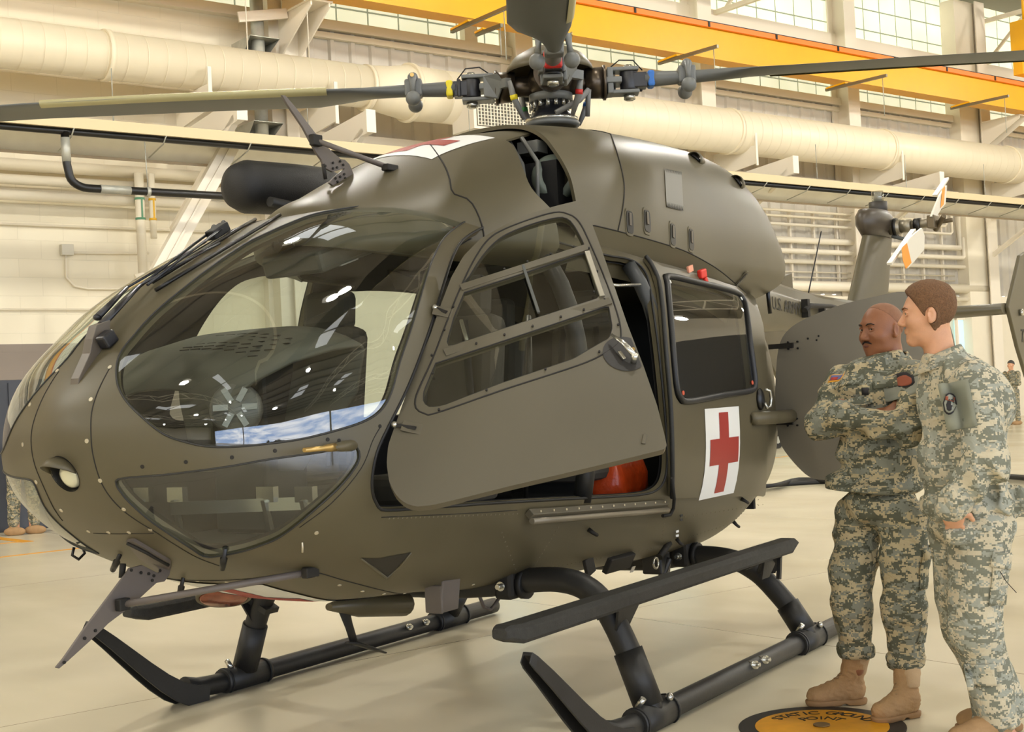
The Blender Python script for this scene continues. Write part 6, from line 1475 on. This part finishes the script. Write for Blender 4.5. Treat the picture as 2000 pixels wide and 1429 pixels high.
# stubble cap: very short hair that follows the skull
cap = both(offs(H1, .0012), posed(half((.75, 0, -.72), -.035), Rh1, hd1), .002); cap.box = (hd1-[.13, .13, .02], hd1+[.13, .13, .14])
net_obj('stubble', cap, .005, mat('stubble', (134, 92, 66), .7, var=.1, vscale=60), p1)
jk = [ell(chest+[.0, .0, .05], (.185, .155, .17)), ell(s1p(1722, 880, -.0), (.19, .16, .19)), ell(s1p(1712, 950, 0), (.205, .165, .06)), (ell(s1p(1640, 945, .04), (.06, .08, .05)), .05), (cone(nk-[0, 0, .035], sR-[0, 0, .0], .07, .08), .05), (cone(nk-[0, 0, .035], sL, .07, .085), .05),
      (cone(sR, eR, .078, .072), .035), (cone(eR, wR+[.03, .03, 0], .07, .05), .03), (cone(sL, eL, .08, .074), .035), (cone(eL, wL, .072, .056), .022)]
arm_w = lambda p: .6+.9*np.clip((p[..., 2]-.9)/.25, 0, 1)
J1 = union(jk, .05); J1 = both(wrinkled(J1, .0075, 17, 4, arm_w), half((-.12, 0, -1), -s1p(1722, 962)[2]), .008)
J1 = cut(J1, cone(nk+[0, 0, -.06], nk+[.0, 0, .1], .058, .075), .01); J1.box = (np.array([-.42, -.42, .9]), np.array([.42, .3, 1.62]))
j1 = net_obj('jacket', J1, .0065, CAM1, p1, smooth=1)
def collar(st, c, r, hgt, tilt, front, m, par, gap=.7):
    G = []; f0 = math.atan2(front[1], front[0])
    for a in np.linspace(f0+gap/2, f0+2*PI-gap/2, 30):
        d = np.array([math.cos(a), math.sin(a), 0]); w = 1-.0*abs(math.cos((a-f0)/2)); z = tilt*(d @ front)
        G.append([tuple(c+d*r*.94+[0, 0, z+hgt]), tuple(c+d*(r+.006)+[0, 0, z+hgt+.004]), tuple(c+d*(r+.028)+[0, 0, z-.005]), tuple(c+d*(r+.046)+[0, 0, z-hgt*.75])])
    return MB().grid(G).build('collar', m, par, solid=.006)
collar(S1, nk+np.array([.0, 0, -.035]), .073, .03, -.035, fw, CAM1, j1, .9)
MB().tube([tuple(nk+np.array([0, 0, -.045])+np.array([math.cos(a), math.sin(a), 0])*.069+[0, 0, -.03*math.cos(a-math.atan2(fw[1], fw[0]))]) for a in np.linspace(0, 2*PI, 25)], .008, 8, cap=False).build('undershirt', mat('undershirt_tan', (190, 174, 140), .8), p1)
def slab(f, name, c, n, up, w, h, m, par, reach=.15, lift=.002, cols=7, shape=None):
    """cloth flap or patch laid on the implicit surface f around point c"""
    n = np.array(n, float); n /= np.linalg.norm(n); u = np.cross(up, n); u /= np.linalg.norm(u); v = np.cross(n, u); G = []
    for i in np.linspace(-1, 1, cols):
        row = []
        for j in np.linspace(-1, 1, cols):
            k = 1 if shape is None else math.sqrt(max(0, 1-i*i))
            q = c+u*i*w/2+v*j*h/2*k+n*reach; 
            for _ in range(26):
                d = float(f(q[None])[0]); q = q-n*d*.9
                if abs(d) < 5e-4: break
                if (q-c) @ n < -.12: q = q+n*((c-q) @ n); break
            row.append(tuple(q+n*lift))
        G.append(row)
    return MB().grid(G).build(name, m, par, solid=.003)
toward = -np.array([0, 1., 0])
FLAGM = mat('flag_gold', (226, 160, 40), .6); PT = mat('patch_grey', (140, 142, 130), .8); PB = mat('patch_black', (34, 32, 34), .7); PR_ = mat('patch_rust', (150, 80, 54), .7)
fl = slab(J1, 'flag_patch', s1p(1634, 739, .05), (-.5, -.6, .75), (0, 0, 1), .075, .045, FLAGM, j1, lift=.003); slab(J1, 'flag_field', s1p(1634, 738, .05), (-.5, -.6, .75), (0, 0, 1), .06, .03, mat('flag_blue', (92, 96, 140), .7), fl, lift=.0055)
q = []
for k in range(3): slab(J1, 'flag_stripe', s1p(1630, 738+3.2*k-1, .05), (-.5, -.6, .75), (0, 0, 1), .032, .004, mat('flag_red', (176, 60, 52), .7) if k == 0 else bpy.data.materials['flag_red'], fl, lift=.008, cols=3)
a = slab(J1, 'unit_patch', s1p(1763, 742, -.2), (.2, -1, .25), (-.25, 0, 1), .08, .075, PB, j1, lift=.004, shape=1); slab(J1, 'patch_emblem', s1p(1764, 744, -.2), (.2, -1, .25), (-.25, 0, 1), .05, .05, PR_, a, lift=.008, shape=1)
slab(J1, 'pocket_flap', s1p(1770, 757, -.2), (.2, -1, .15), (-.2, 0, 1), .15, .07, PT, j1, lift=.0015)
slab(J1, 'front_placket', s1p(1697, 760, -.14), (-.75, -.65, .1), (0, 0, 1), .045, .17, CAM1, j1, lift=.005)
slab(J1, 'pocket_flap', s1p(1665, 745, -.08), (-.85, -.5, .3), (-.2, 0, 1), .12, .05, CAM1, j1, lift=.006); slab(J1, 'pocket_flap', s1p(1728, 745, -.18), (-.3, -.95, .2), (-.1, 0, 1), .1, .05, CAM1, j1, lift=.006)
slab(J1, 'rank_tab', s1p(1687, 764, -.16), (-.75, -.65, .1), (0, 0, 1), .03, .03, PB, j1, lift=.011, cols=3)
tr = [ell(s1p(1722, 985, 0), (.16, .145, .1)), cone(hA, kA, .112, .092), cone(kA, aA+[0, 0, .06], .092, .08), cone(hB, kB, .115, .095), cone(kB, aB+[0, 0, .06], .094, .082), cone(s1p(1665, 1100, .08), s1p(1662, 1120, .08), .102, .1)]
T1_ = wrinkled(union(tr, .03), .009, 14, 9); zA = aA[2]-.0
T1_ = both(T1_, half((-.05, 0, -1), -(aA[2]+.005)), .008)
T1_.box = (np.array([-.32, -.3, zA-.08]), np.array([.32, .3, 1.06])); t1 = net_obj('trousers', T1_, .0065, CAM1, p1, smooth=1)
slab(T1_, 'cargo_pocket', s1p(1800, 1110, -.12), (.75, -.65, 0), (0, 0, 1), .12, .17, CAM1, t1, lift=.01); slab(T1_, 'cargo_flap', s1p(1802, 1078, -.12), (.75, -.65, 0), (0, 0, 1), .13, .05, CAM1, t1, lift=.015)
slab(T1_, 'knee_pocket', s1p(1790, 1235, -.1), (.6, -.75, 0), (0, 0, 1), .08, .08, CAM1, t1, lift=.008)
for c, k in ((aA, 0), (aB, 1)): 
    cu = wrinkled(union([ell(c+[0, 0, .045], (.084, .082, .045)), ell(c+[0, 0, .02], (.076, .074, .03))], .02), .005, 30, 20+k); net_obj('cuff', cu, .0065, CAM1, t1)
def fl2(st, px, py): P = st.p(px, py, 0); o, d = ray(px, py); Q = o+(0-o[2])/d[2]*d-st.O; return np.array([Q @ RH, Q @ AH])
boot(S1, fl2(S1, 1692, 1374), fl2(S1, 1577, 1378), 0, p1, 0, 1, aA+[.0, 0, .03]); boot(S1, fl2(S1, 1794, 1397), fl2(S1, 1708, 1412), 0, p1, 1, 2, aB+[.0, 0, .03])
# ---------------------------------------------------------------- soldier with a hand in his pocket
S2 = Stage(1925, 1445); s2p = S2.p
SK2 = skin('light_skin', (214, 160, 124)); hd2 = s2p(1812, 616, .03); Rh2 = rotz(math.radians(180-14)) @ roty(.02)
H2 = posed(head_sdf(.002), Rh2, hd2)
nk2 = s2p(1838, 690, .02); sN = s2p(1903, 748, -.2); sF = s2p(1835, 745, .2); eN = s2p(1928, 905, -.3); wN = s2p(1862, 985, -.26); eF = s2p(1835, 900, .25); wF = s2p(1856, 985, .19)
ch2 = s2p(1868, 800, .02); pl2 = s2p(1900, 1010, .0); hN, hF = s2p(1912, 1040, -.07), s2p(1868, 1040, .09); kN, kF = s2p(1905, 1230, -.08), s2p(1890, 1230, .1); aN, aF = s2p(1945, 1405, -.05), s2p(1965, 1385, .12)
hx = (s2p(1868, 1030, -.2)-wN); hx /= np.linalg.norm(hx); hy = np.array([.9, -.35, .1]); hy -= hx*(hx @ hy); hy /= np.linalg.norm(hy)
body2 = union([(H2, .02), (cone(nk2-[0, 0, .04], hd2+np.array([.03, .01, -.06]), .06, .058), .025), cone(nk2-[0, 0, .05], sN, .06, .05), cone(nk2-[0, 0, .05], sF, .06, .05), ell(ch2, (.12, .13, .2)), cone(ch2, pl2, .12, .12),
    cone(sN, eN, .045, .04), cone(eN, wN, .038, .027), cone(sF, eF, .045, .04), cone(eF, wF, .038, .027), cone(hN, kN, .075, .055), cone(kN, aN, .05, .035), cone(hF, kF, .075, .055), cone(kF, aF, .05, .035), cone(aN, aN-[0, 0, .1], .035, .04), cone(aF, aF-[0, 0, .1], .035, .04),
    (posed(hand_sdf(.25, .2), np.stack([hx, hy, np.cross(hx, hy)], 1), wN+hx*.03+[0, .02, .0]), .015), (posed(hand_sdf(.8), np.stack([[0, 0, -1], [-1, 0, 0], [0, 1, 0]], 1).astype(float), wF), .02)], .03)
p2 = net_obj('person', body2, .0048, SK2, mw=S2.M)
tag(p2, 'brown-haired man in faded camouflage at the right edge, hand in trouser pocket', 'person')
face_bits(Rh2, hd2, p2, mat('brow_brown', (110, 74, 46), .8))
HAIR = mat('short_brown_hair', (112, 80, 52), .8, var=.3, vscale=170, bump=.5, bscale=320)
hr = wrinkled(union([offs(H2, .005), posed(ell((-.008, 0, .062), (.106, .081, .084)), Rh2, hd2)], .01), .0013, 200, 31)
keep = posed(union([half((.86, 0, -.5), .018)], .001), Rh2, hd2)
reg = both(hr, keep, .004); side_cut = posed(union([ell((.045, s*.085, -.05), (.045, .035, .062)) for s in (1, -1)]+[ell((.1, 0, -.015), (.055, .1, .075))], .01), Rh2, hd2); reg = cut(reg, side_cut, .004)
reg = cut(reg, posed(union([ell((-.007, s*.085, -.003), (.022, .03, .034)) for s in (1, -1)], .001), Rh2, hd2), .003); reg = both(reg, posed(half((-.2, 0, -1), .108), Rh2, hd2), .004); reg.box = (hd2-[.14, .14, .12], hd2+[.14, .14, .16])
net_obj('hair', reg, .0045, HAIR, p2)
fw2 = np.array([-.9, .35, 0])
jk2 = [ell(ch2+[.01, 0, .03], (.165, .165, .2)), ell(s2p(1882, 900, 0), (.175, .16, .2)), ell(s2p(1890, 985, 0), (.19, .17, .08)), (cone(nk2-[0, 0, .045], sN-[0, 0, .02], .072, .08), .04), (cone(nk2-[0, 0, .045], sF-[0, 0, .02], .072, .08), .05), (ell(s2p(1925, 790, .02), (.1, .15, .14)), .06),
       (cone(sN, eN, .086, .08), .014), (cone(eN, wN+[.0, 0, .01], .078, .054), .012), (cone(sF, eF, .075, .07), .03), (cone(eF, wF, .065, .05), .03), (cone(s2p(1985, 985, .04), s2p(1900, 960, .02), .06, .1), .05)]
J2 = wrinkled(union(jk2, .05), .011, 20, 14, lambda p: .55+.8*np.clip((1.25-p[..., 2])/.3, 0, 1)); J2 = both(J2, half((.0, 0, -1), -s2p(1880, 1018)[2]), .008); J2 = cut(J2, cone(nk2-[0, 0, .07], nk2+[-.02, 0, .1], .056, .075), .01)
J2.box = (np.array([-.42, -.42, .8]), np.array([.36, .4, 1.7])); j2 = net_obj('jacket', J2, .0065, CAM2, p2, smooth=1)
collar(S2, nk2+np.array([.0, 0, -.03]), .072, .032, -.03, fw2, CAM2, j2, .8)
pa = slab(J2, 'shoulder_pocket', s2p(1870, 790, -.3), (-.35, -1, .05), (-.15, 0, 1), .11, .18, mat('pocket_grey_green', (134, 135, 118), .85), j2, lift=.004)
a = slab(J2, 'unit_patch', s2p(1855, 788, -.3), (-.35, -1, .05), (.15, 0, 1), .05, .085, PB, pa, lift=.013, shape=1); slab(J2, 'patch_field', s2p(1855, 788, -.3), (-.35, -1, .05), (.15, 0, 1), .04, .07, PT, a, lift=.018, shape=1); slab(J2, 'patch_emblem', s2p(1855, 791, -.3), (-.35, -1, .05), (.15, 0, 1), .026, .045, PB, a, lift=.022, shape=1)
slab(J2, 'patch_arc', s2p(1855, 778, -.3), (-.35, -1, .05), (.15, 0, 1), .03, .014, PR_, a, lift=.024, cols=4)
cu = cone(wN+(eN-wN)*.12, wN-(eN-wN)*.06, .06, .056); net_obj('cuff', wrinkled(offs(cu, .003), .004, 40, 3), .006, CAM2, j2)
tr2 = [ell(s2p(1898, 1020, 0), (.168, .155, .1)), cone(hN, kN, .122, .1), cone(kN, aN+[0, 0, .03], .1, .08), cone(hF, kF, .115, .095), cone(kF, aF+[0, 0, .03], .095, .08)]
T2_ = both(wrinkled(union(tr2+[(ell(wN+hx*.15+[0, .02, 0], (.062, .045, .05)), .03)], .035), .009, 14, 19), half((0, 0, -1), -(aN[2]-.02)), .008); T2_.box = (np.array([-.36, -.3, .0]), np.array([.34, .34, 1.1])); t2 = net_obj('trousers', T2_, .0065, CAM2, p2, smooth=1)
slab(T2_, 'cargo_pocket', s2p(1955, 1130, -.15), (.55, -.85, 0), (.1, 0, 1), .15, .2, CAM2, t2, lift=.01); slab(T2_, 'cargo_flap', s2p(1955, 1095, -.15), (.55, -.85, 0), (.25, 0, 1), .16, .06, CAM2, t2, lift=.016)
slab(T2_, 'calf_pocket', s2p(1915, 1320, -.15), (0, -1, 0), (-.1, 0, 1), .12, .09, CAM2, t2, lift=.008)
MB().tube([tuple(s2p(x, y, -.2)) for x, y in ((1943, 1083), (1950, 1110), (1965, 1135), (1985, 1157))], .0016, 6).build('pocket_cord', OLD, p2)
for c, k in ((aN, 0), (aF, 1)):
    cu = wrinkled(ell(c+[0, 0, .0], (.088, .085, .05)), .006, 30, 40+k); net_obj('cuff', cu, .0065, CAM2, t2)
boot(S2, (aN[0]+.06, aN[1]), (aN[0]-.2, aN[1]-.05), 0, p2, 0, 5, aN+[0, 0, .02]); boot(S2, (aF[0]+.06, aF[1]), (aF[0]-.19, aF[1]+.04), 0, p2, 1, 6, aF+[0, 0, .02])
# ---------------------------------------------------------------- people in the background
def bystander(px, py, yaw, label, cloth, h=1.74, bend=0):
    st = Stage(px, py); k = h/1.75; R = rotz(yaw); f = []
    def J(x, y, z):
        q = (R @ np.array([x, y, z]))*k
        if bend and z > .92: e = (z-.92)*k; q = q*[1, 1, 0]+np.array([math.sin(bend)*e, .0, .92*k+math.cos(bend)*e])
        return q
    H = posed(head_sdf(0.), R if not bend else R, J(0, 0, 1.63)); sk = union([(H, .02), cone(J(-.01, 0, 1.45), J(0, 0, 1.58), .055, .055), cone(J(0, 0, 1.0), J(0, 0, 1.38), .1, .12), cone(J(0, .1, .95), J(0, .1, .1), .07, .04), cone(J(0, -.1, .95), J(0, -.1, .1), .07, .04),
        cone(J(.14, .1, 1.13), J(.23, -.04, 1.17), .035, .03), cone(J(.23, -.04, 1.17), J(.23, -.1, 1.17), .03, .02)], .03)
    p = net_obj('person', sk, .009, SK2, mw=st.M); tag(p, label, 'person')
    jk = wrinkled(union([ell(J(0, 0, 1.3), (.14, .2, .2)), ell(J(0, 0, 1.0), (.14, .18, .2)), cone(J(0, .2, 1.4), J(.06, .25, 1.12), .07, .06), cone(J(.06, .25, 1.12), J(.2, -.05, 1.16), .06, .05), cone(J(0, -.2, 1.4), J(.06, -.25, 1.12), .07, .06), cone(J(.06, -.25, 1.12), J(.22, .02, 1.12), .06, .05)], .05), .006, 25, 5)
    net_obj('jacket', jk, .012, cloth, p)
    tr = wrinkled(union([ell(J(0, 0, .95), (.13, .17, .12)), cone(J(0, .1, .9), J(.02, .12, .5), .1, .08), cone(J(.02, .12, .5), J(0, .13, .15), .08, .07), cone(J(0, -.1, .9), J(.02, -.12, .5), .1, .08), cone(J(.02, -.12, .5), J(0, -.13, .15), .08, .07)], .03), .007, 25, 6)
    net_obj('trousers', tr, .012, cloth, p)
    for s in (1, -1): net_obj('boot', both(union([ell(J(.05, s*.13, .05), (.14, .05, .06)), cone(J(-.02, s*.13, .08), J(-.02, s*.13, .2), .055, .06)], .03), half((0, 0, -1), -.0), .002), .01, BOOT, p)
    cp = both(offs(H, .012), posed(half((.3, 0, -1), -.03), R, J(0, 0, 1.63)), .003); cp.box = (J(0, 0, 1.63)-.16, J(0, 0, 1.63)+.18); net_obj('cap', cp, .009, CAM1 if 0 else mat('cap_'+str(px), (70, 66, 60), .8), p)
    return p
bystander(1981, 829, math.radians(215), 'distant soldier with folded arms standing by the far right wall', CAM1)
bystander(48, 1043, math.radians(300), 'soldier bending over behind the nose, only legs and boots showing at the left edge', CAM1, 1.7, 1.25)
# green wheeled cart behind the helicopter
cp_ = pt(1512, 874, 2, 0); t = thing('utility_cart', 'small green wheeled cart behind the open rear door', 'cart', loc=(cp_[0], cp_[1], 0), rz=HA)
GC = mat('cart_green', (40, 120, 84), .4)
MB().box((-.1, 0, .42), (1.0, .6, .32)).box((-.1, 0, .62), (.7, .5, .1)).build('cart_body', GC, t, bevel=.04)
for x in (-.42, .3):
    for y in (-.32, .32): w = MB().cyl((x, y-.06, .19), (x, y+.06, .19), .19, 22).build('wheel', RUB, t); MB().cyl((x, y-.065, .19), (x, y+.065, .19), .08, 16).build('wheel_hub', GALV, w)
MB().tube([(.5, -.2, .4), (.75, -.2, .75), (.75, .2, .75), (.5, .2, .4)], .02, 8).build('cart_handle', BLK, t)
